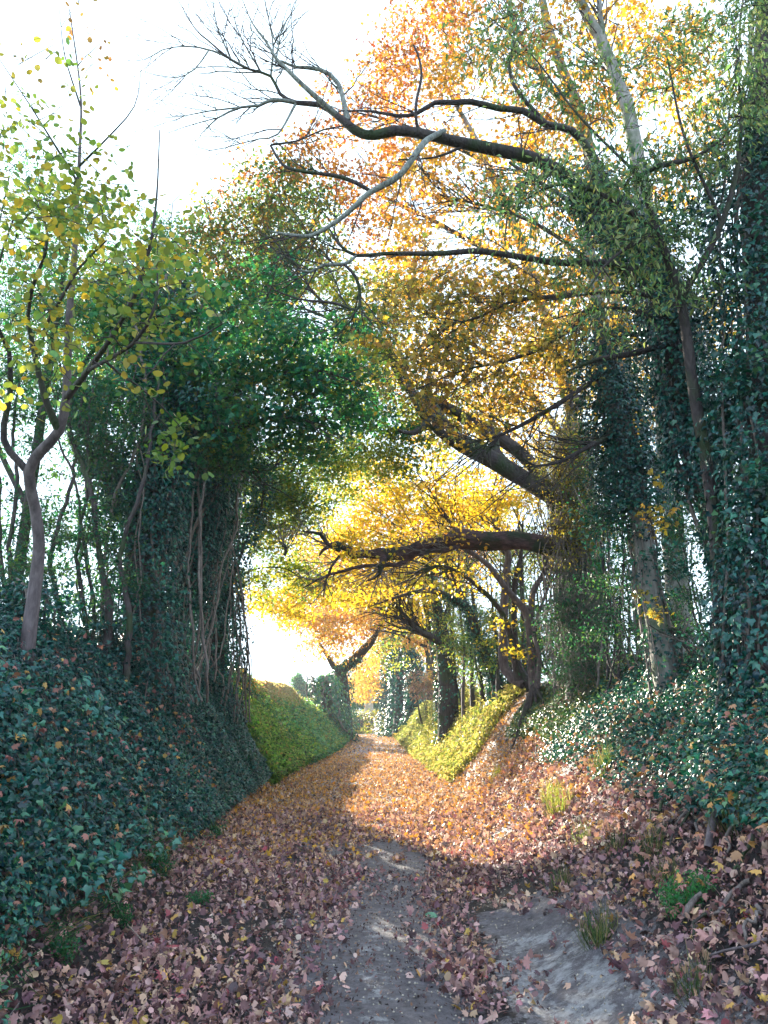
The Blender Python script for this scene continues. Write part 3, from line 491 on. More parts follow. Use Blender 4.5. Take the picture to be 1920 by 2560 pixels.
far_tree('leaning_ivy_maple', 'dark trunk sleeved in ivy leaning left across the yellow leaves', 20, [(1072, 1470, 20, .15), (1046, 1413, 20, .14), (1031, 1374, 20, .13), (1010, 1314, 20, .12), (981, 1296, 19.8, .1), (929, 1275, 19.5, .07), (864, 1288, 19, .04), (800, 1310, 19, .015)],
  [[(1010, 1314, 20, .07), (960, 1210, 19.5, .05), (900, 1160, 19, .02)]], [(860, 1290, 19.5, 90, 30, 1, .6), (920, 1200, 19, 80, 60, 1, .7), (760, 1280, 19, 90, 40, 1, .6)], 'yellow', T=T_maple_s, size=.1, ivyp=(.14, 500, .08, 'ivyr'), spread=.4, fine=4)
far_tree('forked_dark_maple', 'dark forked trunk with a curved low limb left of the leaning ivy trunk', 24, [(965, 1470, 24, .28), (957, 1392, 24, .26), (950, 1340, 24, .2), (932, 1262, 23.5, .12), (915, 1180, 23, .05)],
  [[(957, 1392, 24, .14), (934, 1377, 23.7, .12), (903, 1361, 23.3, .1), (875, 1330, 23, .06), (850, 1300, 22.6, .02)], [(955, 1360, 24, .12), (975, 1290, 24, .08), (985, 1220, 24, .03)]], [(900, 1250, 23, 90, 50, 1.4, .8), (860, 1330, 23, 50, 30, 1, .7)], 'yellow', T=T_maple_s, size=.12, ivyp=(.12, 200, .09, 'ivyr'), spread=.4, fine=4)
# slim poles of the right hedge line
poles = [(1000, 1310, 1500, 22, .05), (1020, 1350, 1490, 22, .07), (1140, 1350, 1470, 18, .05), (1075, 1330, 1480, 19, .05), (1198, 1330, 1470, 14.5, .035), (1040, 1240, 1490, 21, .06), (975, 1330, 1500, 25, .06), (1100, 1220, 1480, 20, .07), (1135, 1180, 1470, 19, .08), (985, 1250, 1500, 24, .06)]
names = ['thin bare pole just left of the leaning ivy stem', 'dark thicker pole rising through the green thicket', 'slim stem behind the many-stemmed maple', 'slim stem to the left of the many-stemmed maple', 'pale slanting dry pole right of the many-stemmed maple', 'straight dark pole behind the leaning ivy trunk', 'slim pole beside the forked dark trunk', 'tall dark stem deep in the thicket', 'tall stem standing under the heavy limb', 'distant slim pole against yellow leaves']
for (x, y0, y1, Y, r), lab in zip(poles, names):
    t = Tree('young_tree', lab, base=ground_at(x, Y), group='slim stems in the right hedge line')
    lean = rng.normal(-12, 10) if x != 1198 else -22
    q = t.line([(x, y1, Y, r), (x + lean * .4 + rng.normal(0, 4), (y0 + y1) / 2, Y, r * .85), (x + lean, y0, Y, r * .6), (x + lean * 1.6, y0 - 90, Y, r * .25)], B_hazel if x in (1000, 1198) else B_dark, 'trunk', 6, ground=True)
    if x != 1198: t.crown([(x + lean, y0 + 30, Y, 45, 90, .8, .5)], T_oval, .08, 'lime', per=16, spread=.3, fine=3)
    t.done()
# thicket bushes behind the right stems
bushes = [(1000, 1420, 24, 60, 60, 'ivysun', 'bright green bush at the far end of the right thicket'), (1050, 1400, 21, 70, 90, 'spindle', 'leafy green bush behind the leaning ivy trunk'), (1130, 1360, 19.5, 80, 120, 'spindle', 'tall green bush behind the many-stemmed maple'), (1210, 1380, 15.5, 70, 80, 'dkgreen', 'dark bush under the heavy oak trunk'),
 (1180, 1200, 21, 110, 70, 'lime', 'lime leafy bush under the heavy horizontal limb'), (1290, 1340, 15, 90, 110, 'dkgreen', 'dark leafy bush right of the vine-hung oak'), (1330, 1200, 14.5, 90, 90, 'green', 'mixed green bush above the dark thicket'), (955, 1450, 30, 30, 35, 'faro', 'orange-leaved small bush at the foot of the forked trunk'), (915, 1480, 34, 40, 40, 'pink', 'pinkish bare hedge at the top of the yellow grass bank')]
for dx, dy, Y, rx, ry, pal, lab in bushes:
    c = P(dx, dy, Y); g = onground(c[0], c[1], -.1); t = Tree('hedge_shrub', lab, 'shrub', base=g, group='bushes of the right thicket')
    for k in range(4):
        e = c + rng.normal(0, 1, 3) * np.array([rx, rx, ry]) * mpd(Y) * .4; t.line([(*g, .035), (*((g + e) / 2 + rng.normal(0, .1, 3)), .025), (*e, .01)], B_dark, 'stem', 5, world=True)
    t.crown([(dx, dy, Y, rx, ry, .9, 1.7)], T_oval, .05 + .0028 * Y, pal, per=28, spread=.3, fine=4); t.done(B_vine if pal == 'pink' else None)
# ------------------------------------------------------------------ old oak with two heavy limbs
t = Tree('old_oak', 'old oak hung with dead vines throwing two heavy bare limbs across the lane', base=ground_at(1245, 13, -.2))
q = t.line([(1255, 1480, 13, .26), (1243, 1350, 13, .27), (1234, 1230, 13, .28), (1225, 1130, 13, .3), (1218, 1060, 13, .26), (1230, 960, 13, .2), (1250, 860, 13.2, .12)], B_dark, 'trunk', 14, ground=True, rough=.3)
t.line([(1228, 1190, 13, .24), (1190, 1184, 13, .185), (1130, 1168, 13, .165), (1060, 1167, 13, .155), (990, 1160, 13, .15), (950, 1170, 13, .13), (905, 1185, 13, .12), (870, 1196, 13, .11), (835, 1196, 13, .11), (800, 1195, 13, .085), (765, 1195, 13, .07), (740, 1180, 13, .06), (710, 1178, 13, .04), (690, 1200, 13, .02)], B_red, 'limb', 14, rough=.55, wob=.018)
for l in ([(905, 1190, 13, .08), (870, 1215, 13, .06), (840, 1222, 12.9, .04), (790, 1222, 12.9, .035), (745, 1232, 12.9, .03), (700, 1245, 12.9, .02), (655, 1270, 12.9, .009)],
          [(830, 1200, 13, .085), (825, 1225, 12.9, .06), (818, 1240, 12.9, .04), (795, 1255, 12.9, .012)],
          [(735, 1190, 13, .04), (708, 1175, 13, .04), (690, 1155, 13, .035), (655, 1148, 13, .012)],
          [(735, 1200, 13, .03), (715, 1225, 12.9, .025), (705, 1250, 12.9, .02), (698, 1290, 12.9, .009)],
          [(990, 1180, 13, .05), (960, 1190, 12.9, .045), (930, 1190, 12.9, .04), (905, 1200, 12.9, .03)],
          [(614, 1200, 13.3, .03), (618, 1186, 13.3, .03), (610, 1178, 13.3, .025)]): feather(t, t.line(l, B_red, 'limb', 8, rough=.45, wob=.01), 9, .7, .012, 2, .1)
t.line([(1220, 1085, 13, .2), (1180, 1062, 13, .19), (1130, 1035, 13, .16), (1090, 1008, 13, .155), (1050, 985, 13, .15), (1000, 958, 13, .16), (960, 935, 12.9, .14), (920, 895, 12.8, .12), (895, 860, 12.8, .08), (870, 800, 12.8, .04)], B_dark, 'limb', 14, rough=.3)
t.line([(1090, 1005, 13, .13), (1070, 975, 13.1, .11), (1068, 940, 13.1, .09), (1060, 900, 13.1, .05)], B_dark, 'limb', 8, rough=.3)
t.line([(930, 905, 12.8, .09), (895, 935, 12.7, .05), (860, 930, 12.6, .03)], B_dark, 'limb', 8)
t.line([(990, 955, 13, .1), (940, 880, 13, .08), (925, 830, 13, .05), (940, 740, 13, .02)], B_dark, 'limb', 8)
for k in range(80):
    a = rng.uniform(-1, 1); x0 = 1215 + 55 * a + 10; y0 = rng.uniform(1000, 1180); y1 = rng.uniform(1300, 1470); Y = 12.6 + .35 * abs(a) + rng.uniform(-.15, .2); n = 6
    t.line([(x0 + rng.normal(0, 9) + (i / n) * 12, y0 + (y1 - y0) * i / n, Y + rng.normal(0, .06), rng.uniform(.006, .014)) for i in range(n + 1)], B_vine, 'vine_stem', 5, .006)
t.crown([(1230, 1000, 12.6, 75, 110, .6, 1.6), (1260, 1130, 12.5, 75, 60, .5, 1.8), (1215, 1200, 12.4, 40, 40, .4, .6)], T_oval, .05, [(.25, .28, .06, 3), (.45, .33, .06, 2), (.1, .16, .05, 2)], per=20, spread=.25, fine=5)
t.crown([(1250, 1350, 12.4, 75, 130, .5, 1.3), (1240, 1450, 12.1, 60, 50, .4, 1.3)], T_oval, .045, 'dkgreen', per=20, spread=.2, fine=5)
t.done(B_vine)
# ------------------------------------------------------------------ ivy giants on the right
t = Tree('ivy_maple', 'tall ivy-sleeved maple with yellow leaves, its grey bark bare high up and near the foot', base=ground_at(1432, 9.6, -.2), group=None)
q = t.line([(1445, 1500, 9.2, .17), (1420, 1360, 9.2, .13), (1400, 1250, 9.2, .12), (1385, 1150, 9.2, .12), (1370, 1070, 9.2, .125), (1345, 950, 9.2, .13), (1318, 830, 9.2, .12), (1297, 700, 9.2, .115), (1285, 620, 9.2, .1), (1270, 520, 9.2, .07), (1240, 400, 9.2, .03)], B_grey, 'trunk', 12, ground=True)
t.ivy(q, .34, 2600, .062, 'ivy', lo=.36, hi=.76); t.ivy(q, .10, 420, .06, 'ivyr', lo=0, hi=.2); t.ivy(q, .12, 260, .06, 'ivyr', lo=.2, hi=.36); t.ivy(q, .1, 250, .06, 'ivy', lo=.82, hi=1); t.vines(q[: int(len(q) * .7)], 9, .1)
Lb = [[(1292, 650, 9.2, .07), (1240, 700, 8.9, .05), (1170, 750, 8.6, .04), (1090, 780, 8.4, .025), (1000, 800, 8.3, .015), (900, 840, 8.2, .008)],
      [(1310, 800, 9.2, .05), (1240, 850, 8.9, .035), (1160, 900, 8.7, .03), (1080, 940, 8.6, .02), (1000, 960, 8.5, .01)],
      [(1345, 930, 9.2, .05), (1280, 960, 8.9, .035), (1200, 1000, 8.8, .02), (1120, 1010, 8.7, .01)],
      [(1285, 620, 9.2, .05), (1200, 640, 8.8, .035), (1110, 650, 8.6, .025), (1020, 690, 8.4, .015), (940, 700, 8.3, .01)],
      [(1300, 720, 9.2, .05), (1400, 720, 9, .03), (1450, 690, 9, .02)]]
for l in Lb: feather(t, t.line(l, B_dark, 'limb', 6), 22, 1.0, .010, 2, -.05)
t.crown([(900, 620, 8.6, 150, 70, .8, .9), (1050, 640, 8.6, 170, 80, .8, 1.0), (1200, 620, 8.6, 130, 90, .8, .9), (880, 720, 8.4, 130, 60, .8, .8), (1030, 780, 8.4, 170, 80, .8, 1.1), (900, 820, 8.3, 110, 60, .7, 1.0), (1130, 860, 8.5, 130, 60, .8, .8), (980, 900, 8.5, 120, 50, .7, .9), (1230, 760, 8.6, 80, 70, .6, .9), (1380, 650, 8.8, 70, 100, .6, .7)], T_maple, .08, [(.52, .38, .07, 5), (.46, .30, .10, 3), (.26, .30, .12, 3.5), (.32, .18, .14, 1.4), (.12, .22, .11, 2)], per=14, spread=.28, fine=4, tilt=.7, droop=.7)
t.crown([(1360, 1050, 9.3, 80, 130, .5, 1.6), (1300, 1120, 9.2, 60, 100, .4, 1.1), (1430, 1180, 9, 60, 130, .4, .7), (1330, 900, 9.3, 70, 90, .4, 1.2)], T_ivy, .06, 'ivyr', M_ivy, per=20, spread=.2, part='ivy', fine=2)
t.crown([(1430, 1110, 8.4, 50, 90, .3, .35), (1400, 1280, 8.4, 50, 60, .3, .25)], T_maple, .075, 'gold', per=7, spread=.14, fine=1, part='crown')
t.done()
t = Tree('bare_limbed_ash', 'big ash on the right whose bare limbs sweep left and feather into the sky', base=ground_at(1640, 7.6, -.2))
q = t.line([(1650, 1480, 7.6, .16), (1628, 1370, 7.6, .11), (1600, 1290, 7.6, .10), (1560, 1180, 7.6, .10), (1525, 1070, 7.6, .11), (1500, 980, 7.6, .12), (1484, 900, 7.6, .12), (1468, 820, 7.6, .12), (1456, 740, 7.6, .115), (1440, 655, 7.6, .11), (1408, 580, 7.6, .10), (1375, 520, 7.6, .10), (1330, 470, 7.6, .095), (1270, 420, 7.5, .09), (1230, 385, 7.4, .085), (1160, 345, 7.3, .075), (1080, 325, 7.2, .07), (1010, 312, 7.1, .065), (960, 300, 7, .06), (905, 288, 7, .058), (855, 282, 7, .056), (810, 292, 7, .055), (780, 288, 7, .054), (752, 270, 7, .052), (728, 250, 7, .04), (690, 226, 7, .034), (640, 222, 7, .028), (605, 203, 7, .022), (585, 165, 7, .018), (540, 150, 7, .015), (500, 130, 7, .012), (450, 88, 7, .009), (420, 60, 7, .007), (385, 0, 7, .004)], B_dark, 'trunk', 12, ground=True, rough=.2)
SK = [[(728, 250, 7, .03), (700, 225, 6.9, .026), (650, 180, 6.8, .02), (620, 150, 6.8, .018), (595, 125, 6.8, .014), (575, 90, 6.8, .01), (545, 50, 6.8, .006), (520, -10, 6.8, .004)],
 [(752, 262, 7, .03), (730, 180, 7.1, .02), (690, 150, 7.1, .018), (640, 145, 7.1, .014), (608, 132, 7.1, .01)],
 [(640, 222, 7, .018), (590, 215, 6.9, .015), (560, 228, 6.9, .012), (520, 232, 6.9, .01), (470, 255, 6.9, .007), (440, 285, 6.9, .004)],
 [(520, 232, 6.9, .008), (450, 240, 6.9, .006), (400, 250, 6.9, .004), (350, 255, 6.9, .003)],
 [(540, 150, 7, .01), (460, 110, 7, .008), (400, 100, 7, .006), (350, 108, 7, .005), (310, 130, 7, .004), (290, 105, 7, .002)],
 [(450, 110, 7, .007), (420, 150, 7, .005), (380, 168, 7, .004), (330, 160, 7, .002)],
 [(585, 165, 7, .01), (590, 100, 7, .008), (580, 40, 7, .005), (570, -10, 7, .003)],
 [(500, 130, 7, .008), (470, 60, 7, .006), (460, 0, 7, .003)], [(595, 140, 6.8, .008), (610, 60, 6.8, .005), (648, 5, 6.8, .003)],
 [(470, 255, 6.9, .004), (455, 200, 6.9, .003), (430, 185, 6.9, .002)], [(560, 150, 7, .008), (520, 80, 7, .006), (500, 20, 7, .003)],
 [(640, 222, 7, .012), (600, 290, 6.8, .008), (560, 300, 6.8, .006), (520, 310, 6.8, .005), (455, 325, 6.8, .004), (410, 310, 6.8, .002)]]
for l in SK: t.line([(*a[:3], a[3] * 1.35) for a in l], B_lichen, 'limb', 6)
OT = [[(960, 282, 7, .03), (935, 295, 6.8, .032), (915, 310, 6.6, .034), (890, 345, 6.5, .034), (868, 375, 6.5, .032), (838, 395, 6.5, .032), (800, 415, 6.5, .028), (772, 440, 6.5, .026), (745, 465, 6.5, .024), (710, 490, 6.5, .022), (670, 510, 6.5, .02), (630, 508, 6.5, .018), (585, 500, 6.5, .008)],
 [(800, 412, 6.5, .02), (770, 395, 6.5, .022), (735, 382, 6.5, .022), (690, 375, 6.5, .02), (640, 368, 6.5, .018), (610, 355, 6.5, .015), (588, 320, 6.5, .013), (590, 312, 6.5, .012), (640, 305, 6.5, .01), (700, 280, 6.6, .008), (760, 270, 6.8, .006)],
 [(1340, 460, 7.6, .07), (1254, 300, 7.4, .045), (1179, 268, 7.2, .04), (1130, 240, 7.1, .038), (1079, 235, 7.1, .036), (1019, 220, 7, .034), (980, 222, 7, .03), (939, 222, 7, .026), (900, 245, 7, .022), (860, 250, 7, .02), (800, 240, 7, .014), (730, 240, 7, .008)],
 [(903, 286, 7, .02), (898, 250, 6.9, .019), (900, 215, 6.9, .018), (911, 165, 6.9, .016), (905, 125, 6.9, .014), (894, 98, 6.9, .012)],
 [(1408, 590, 7.6, .07), (1370, 590, 7.4, .06), (1320, 570, 7.2, .045), (1270, 568, 7, .04), (1200, 568, 6.9, .038), (1150, 560, 6.8, .035), (1080, 548, 6.8, .034), (1020, 542, 6.8, .032), (960, 547, 6.8, .028), (900, 548, 6.8, .025), (830, 548, 6.8, .022), (770, 552, 6.8, .02), (735, 530, 6.8, .016), (712, 495, 6.8, .01)],
 [(770, 552, 6.8, .015), (745, 570, 6.7, .02), (700, 572, 6.7, .018), (670, 588, 6.7, .016), (635, 580, 6.7, .009)],
 [(745, 572, 6.7, .015), (770, 600, 6.7, .018), (778, 640, 6.8, .018), (770, 670, 6.8, .016), (725, 655, 6.8, .015), (640, 645, 6.8, .01), (580, 620, 6.8, .006)],
 [(1180, 268, 7.2, .03), (1120, 200, 7, .022), (1100, 150, 7, .018), (1110, 60, 7, .012), (1080, -20, 7, .006)],
 [(1230, 385, 7.4, .04), (1200, 370, 7.3, .03), (1180, 380, 7.2, .03), (1120, 400, 7.1, .022), (1100, 440, 7, .015), (1090, 520, 7, .008)],
 [(1010, 312, 7.1, .02), (940, 340, 7, .012), (860, 345, 7, .008)], [(1456, 740, 7.6, .04), (1380, 760, 7.3, .035), (1280, 780, 7.1, .022), (1230, 800, 7, .01)],
 [(1450, 700, 7.6, .03), (1400, 640, 7.3, .022), (1300, 632, 7, .016), (1180, 650, 6.9, .008)], [(1450, 720, 7.6, .03), (1380, 672, 7.3, .02), (1290, 668, 7, .012), (1190, 690, 6.9, .006)]]
for k, l in enumerate(OT): t.line(l, B_lichen if k in (0, 5) else B_dark, 'limb', 8, rough=.25)
# feathering bare twigs: long, nearly straight, reaching up and outwards
fq = t.nodes[-len(SK) - len(OT):-len(OT)]
for qq in fq: feather(t, qq, 8, .75, .009)
for k in (0, 1, 2, 4, 5, 6, 7): feather(t, t.nodes[-len(OT) + k], 12, .8, .009, 2, .1)
feather(t, q[int(len(q) * .72):], 14, .8, .01)
t.ivy(q, .26, 2200, .065, 'ivy', lo=.12, hi=.42); t.ivy(q, .1, 500, .065, 'ivyr', lo=0, hi=.12); t.vines(q[: int(len(q) * .42)], 12, .12, (.008, .018), B_vine)
t.crown([(1560, 900, 7.3, 80, 160, .5, 1.4), (1540, 1120, 7.3, 50, 100, .4, .7), (1600, 1130, 7.1, 60, 140, .4, 1.1), (1460, 480, 7.4, 80, 70, .5, 1.4)], T_ivy, .068, 'ivyr', M_ivy, per=18, spread=.2, part='ivy', fine=2)
t.done()
t = Tree('ivy_pillar_tree', 'dark ivy-smothered tree filling the right edge with green climbers at its top', base=onground(3.95, 6.6, -.2))
q = t.line([(1690, 1500, 6.6, .22), (1680, 1200, 6.6, .2), (1665, 900, 6.6, .2), (1650, 650, 6.6, .18), (1640, 400, 6.6, .16), (1650, 150, 6.6, .12), (1660, -60, 6.6, .08)], B_dark, 'trunk', 12, ground=True)
t.ivy(q, .38, 2000, .068, 'ivy', lo=.0, hi=.75); t.vines(q, 10, .3)
t.crown([(1620, 560, 6.4, 60, 130, .5, 1.6), (1620, 800, 6.3, 60, 130, .5, 1.8), (1640, 1050, 6.2, 50, 140, .4, 1.6), (1600, 1250, 6.6, 70, 110, .4, 1.0), (1640, 330, 6.5, 60, 60, .5, 1.6)], T_ivy, .07, 'ivyr', M_ivy, per=18, spread=.2, part='ivy', fine=2)
t.done()
t = Tree('spindle_tree', 'spindle bush with fresh green pointed leaves hanging over the middle right', base=onground(4.1, 7.0, -.2))
q = t.line([(1560, 1400, 7, .07), (1540, 1100, 6.9, .06), (1500, 850, 6.7, .055), (1470, 650, 6.5, .045), (1420, 500, 6.3, .035), (1380, 380, 6.2, .02)], B_dark, 'trunk', 8, ground=True)
for l in ([(1470, 650, 6.5, .035), (1560, 480, 6.2, .03), (1600, 300, 6, .02), (1590, 100, 5.9, .01)], [(1420, 500, 6.3, .03), (1300, 420, 6.1, .02), (1200, 400, 6, .012), (1120, 440, 6, .006)], [(1380, 380, 6.2, .018), (1250, 250, 6, .012), (1150, 120, 6, .008), (1050, 30, 6, .004)], [(1420, 500, 6.3, .022), (1320, 560, 6.1, .015), (1260, 640, 6, .006)], [(1560, 480, 6.2, .02), (1480, 300, 6, .015), (1440, 120, 6, .008)], [(1380, 380, 6.2, .02), (1420, 360, 6, .03), (1500, 340, 6, .022), (1560, 300, 6, .012)]): t.line(l, B_dark, 'limb', 6)
t.crown([(1600, 60, 6, 90, 110, .6, 1.2), (1590, 220, 6, 90, 110, .6, 1.5), (1470, 120, 6, 110, 110, .6, .6), (1500, 330, 6.1, 110, 90, .6, 1.1), (1330, 380, 6.1, 120, 110, .6, .9), (1200, 420, 6.1, 110, 100, .6, .8), (1400, 500, 6.2, 110, 90, .6, 1.1), (1260, 540, 6.2, 110, 80, .6, .7), (1150, 130, 6.2, 160, 110, .6, .55), (1060, 30, 6.2, 130, 60, .6, .45), (1300, 200, 6.2, 130, 100, .6, .6), (1090, 450, 6.2, 100, 90, .5, .6), (1300, 680, 6.6, 110, 70, .5, .6), (1480, 620, 6.4, 100, 70, .5, .9)], T_lance, .085, 'spindle', per=18, spread=.24, fine=3, droop=.9, tilt=.8)
t.done()
# grey-trunked maples behind, carrying the orange backdrop
GT = [('tall smooth grey-trunked maple, rightmost of three, orange leaves behind the bare limbs', 11.5, [(1480, 1480, 11.5, .2), (1450, 1100, 11.5, .18), (1430, 800, 11.5, .17), (1400, 500, 11.5, .15), (1362, 260, 11.5, .13), (1335, 180, 11.5, .12), (1300, 90, 11.5, .11), (1262, 20, 11.5, .1), (1230, -80, 11.5, .07)],
  [[(1362, 260, 11.5, .08), (1325, 150, 11.5, .07), (1300, 60, 11.5, .06), (1290, -60, 11.5, .04)], [(1430, 800, 11.5, .06), (1300, 500, 12, .05), (1100, 350, 12, .03)]],
  [(1180, 60, 12, 160, 110, 1.4, .9), (1330, 160, 12.6, 130, 130, 1.2, 1), (1230, 250, 12.6, 120, 90, 1.2, 1.1), (1500, 150, 12, 130, 150, 1.2, .9), (1480, 350, 12.3, 120, 100, 1.2, 1), (1380, 20, 12.5, 150, 90, 1, .8)], 'orange'),
 ('pale leaning maple trunk, middle one of three, with orange-yellow crown', 13, [(1400, 1470, 13, .18), (1370, 1000, 13, .16), (1320, 600, 13, .14), (1262, 280, 13, .12), (1214, 150, 13, .11), (1182, 50, 13, .1), (1160, -60, 13, .07)],
  [[(1262, 280, 13, .07), (1160, 150, 13, .07), (1115, 60, 13, .05), (1090, -40, 13, .03)], [(1320, 600, 13, .06), (1150, 480, 13, .04), (950, 420, 13, .02)]],
  [(1010, 130, 13.4, 150, 110, 1.4, .9), (1120, 300, 13.4, 150, 110, 1.4, .8), (960, 400, 13.4, 160, 110, 1.4, 1.0), (1130, 470, 13.4, 160, 100, 1.4, 1.0), (1300, 420, 13.4, 130, 110, 1.3, .8), (880, 560, 13.2, 130, 90, 1.2, .9), (1060, 620, 13.4, 160, 90, 1.3, .9), (1250, 620, 13.4, 120, 110, 1.3, .8)], 'orange'),
 ('rusty-crowned maple farthest back of three, red leaves beside the open sky', 16, [(1300, 1470, 16, .2), (1260, 1000, 16, .18), (1150, 600, 16, .15), (1050, 350, 16, .1), (960, 180, 16, .04)],
  [[(1150, 600, 16, .08), (980, 500, 16, .06), (820, 420, 16, .03)], [(1050, 350, 16, .06), (900, 280, 16, .04), (760, 240, 16, .02)], [(1260, 1000, 16, .1), (1100, 800, 16, .06), (940, 700, 16, .03)]],
  [(730, 260, 15.5, 110, 60, 1.4, .7), (680, 310, 15.5, 90, 50, 1.2, .8), (840, 130, 15.6, 120, 100, 1.2, 1.2), (880, 330, 15.6, 110, 80, 1.4, 1.0), (930, 210, 15.6, 110, 90, 1.4, .7), (780, 400, 15.6, 110, 70, 1.4, 1.1), (830, 480, 15.4, 120, 60, 1.4, 1.0), (960, 60, 15.6, 150, 90, 1.2, 1.2), (900, 0, 15.6, 120, 50, 1.2, .6), (800, 230, 15.6, 120, 60, 1.2, .8)], 'rust')]
for lab, Y, tr, lm, bl, pal in GT:
    t = Tree('grey_maple', lab, base=ground_at(tr[0][0], Y), group='grey-trunked maples behind the ivy trees')
    t.line(tr, B_grey, 'trunk', 10, ground=True)
    for l in lm: feather(t, t.line(l, B_grey if pal == 'orange' and l is lm[0] else B_dark, 'limb', 7), 20, 1.5, .018, 2, .2)
    t.crown(bl, T_maple_s, .112, pal, per=18, spread=.38, fine=4, droop=.5, tilt=.7)
    if pal == 'rust': t.crown([(880, 620, 15, 120, 80, 1.2, 1.2), (1000, 720, 15, 150, 80, 1.2, 1.3), (900, 800, 15.5, 130, 70, 1.2, 1.3), (1080, 840, 15.5, 140, 90, 1.2, 1.3), (1200, 760, 15.5, 120, 120, 1.2, 1.3), (1130, 960, 15.5, 110, 80, 1.2, 1.1), (960, 930, 15.5, 110, 60, 1.2, .8), (1330, 850, 15.5, 90, 120, 1.2, 1)], T_maple_s, .085, 'gold', per=22, spread=.36, fine=3, droop=.5, tilt=.7)
    if Y == 11.5: t.crown([(1420, 720, 12, 120, 120, 1, 1.2), (1560, 700, 12, 100, 100, 1, 1), (1380, 900, 12, 100, 80, 1, .8)], T_maple_s, .085, 'gold', per=22, spread=.36, fine=2, droop=.5, tilt=.7)
    t.done()
t = Tree('dark_maple', 'gnarled dark-limbed maple with sparse yellow-green leaves between the two sides of the canopy', base=onground(4.3, 14.5, -.1))
q = t.line([(1300, 1450, 14.5, .16), (1180, 1050, 14, .14), (1000, 900, 13.6, .12), (890, 850, 13.4, .09), (820, 740, 13.2, .06), (740, 700, 13, .04), (640, 660, 13, .02)], B_dark, 'limb', 8, ground=True)
feather(t, q, 40, 1.3, .016, 2, .2)
t.line([(890, 850, 13.4, .06), (860, 780, 13.2, .05), (790, 720, 13, .03), (720, 620, 13, .015)], B_dark, 'limb', 6)
t.crown([(800, 720, 13, 80, 70, 1, 1.3), (850, 940, 13.6, 80, 50, 1, 1.3), (790, 900, 13, 70, 70, 1, 1.2)], T_maple_s, .09, 'green', per=20, spread=.32, fine=4)
t.crown([(780, 800, 13, 110, 90, 1, 1.9), (820, 680, 13, 100, 80, 1, 1.5), (830, 1000, 14, 100, 50, 1, 1.3), (930, 960, 14, 90, 50, 1, 1.2), (720, 620, 13, 90, 60, 1, 1), (860, 900, 13.2, 90, 60, 1, 1.1), (800, 970, 13.2, 90, 40, 1, .8), (960, 870, 13.4, 90, 60, 1, .8)], T_maple_s, .085, 'lime', per=20, spread=.32, fine=4)
t.done()
# thickets on the right plateau
RT = [(1330, 1330, 10.8, 80, 120, 'dkgreen', .8, 'dark tangled thicket between the vine-hung oak and the ivy-sleeved maple'), (1500, 1330, 9.2, 90, 80, 'dkgreen', 1.2, 'dark low thicket between the two big ivy trunks'), (1490, 1130, 11, 90, 120, 'green', .9, 'thin see-through thicket with white sky breaking through'), (1560, 1400, 8.3, 90, 70, 'ivyr', 1.3, 'ivy thicket at the foot of the bare-limbed ash'),
      (1300, 1000, 11.5, 70, 130, 'dkgreen', 1.0, 'dark foliage column left of the ivy-sleeved maple'), (1640, 1420, 6.8, 70, 90, 'ivyr', 1.2, 'ivy thicket at the right edge of the bank'), (1600, 850, 9.5, 100, 150, 'dkgreen', 1.2, 'dark bush seen behind the right edge trunk')]
for dx, dy, Y, rx, ry, pal, lai, lab in RT:
    c = P(dx, dy, Y); g = onground(c[0], c[1], -.1); t = Tree('dark_shrub', lab, 'shrub', base=g, group='dark thickets on the right bank')
    for k in range(7):
        e = c + rng.normal(0, 1, 3) * np.array([rx, rx * .4, ry]) * mpd(Y) * .6; g2 = g + [rng.normal(0, .25), rng.normal(0, .2), 0]
        t.line([(*g2, .02), (*((g2 + e) / 2 + rng.normal(0, .12, 3)), .014), (*e, .006)], B_vine if k % 2 else B_dark, 'stem', 5, .01, world=True)
    t.crown([(dx, dy, Y, rx, ry, .6, lai)], T_ivy if pal == 'ivyr' else T_oval, .055, pal, M_ivy if pal == 'ivyr' else None, per=24, spread=.24, fine=4); t.done()

# ================================================================== far hedge and verge
def hedge(name, lab, x0, x1, y0, y1, h0, dens, pal, size=.12, cat='hedge', T=T_oval, topv=.3, group=None):
    n = int(dens * abs(x1 - x0 if abs(x1 - x0) > 1 else 1) * max(1, np.hypot(x1 - x0, y1 - y0) / max(abs(x1 - x0), 1)))
    t_ = rng.random(n); x = x0 + (x1 - x0) * t_ + rng.normal(0, .3, n); y = y0 + (y1 - y0) * t_ + rng.normal(0, .35, n)
    hh = h0 * (1 + topv * 2 * noise(x + x0, y * 0, .8)); z = height(x, y) + hh * rng.random(n) ** .7
    g = onground((x0 + x1) / 2, (y0 + y1) / 2); e = empty(name, g, lab, cat, group); mb = MB()
    leaves(mb, T, np.stack([x, y, z], -1), rng.normal(0, 1, (n, 3)) + [0, 0, .3], rng.normal(0, .6, (n, 3)) + [0, -.2, .8], size * rng.uniform(.6, 1.3, n), pick(PAL[pal], n)); mb.build('foliage', M_leaf, e)
    st = MB()
    for k in range(int(14 * np.hypot(x1 - x0, y1 - y0) ** .6)):
        s_ = rng.random(); a = onground(x0 + (x1 - x0) * s_, y0 + (y1 - y0) * s_, -.05); b = a + [rng.normal(0, .3), rng.normal(0, .3), h0 * rng.uniform(.8, 1.35)]
        tube(st, smoothline([(*a, .012), (*((a + b) / 2 + rng.normal(0, .08, 3)), .009), (*b, .004)], .3), 4)
    st.build('stems', B_vine, e)
hedge('bramble_hedge', 'low green and brown bramble hedge on the left bank top below the sky gap', -4.9, -5.2, 19.5, 27, .75, 9000, 'oak', .08)
hedge('dry_grass_hedge', 'pale dry scrub further along the left bank top', -4.9, -4.6, 28, 37, .5, 7000, 'fieldfar', .09)
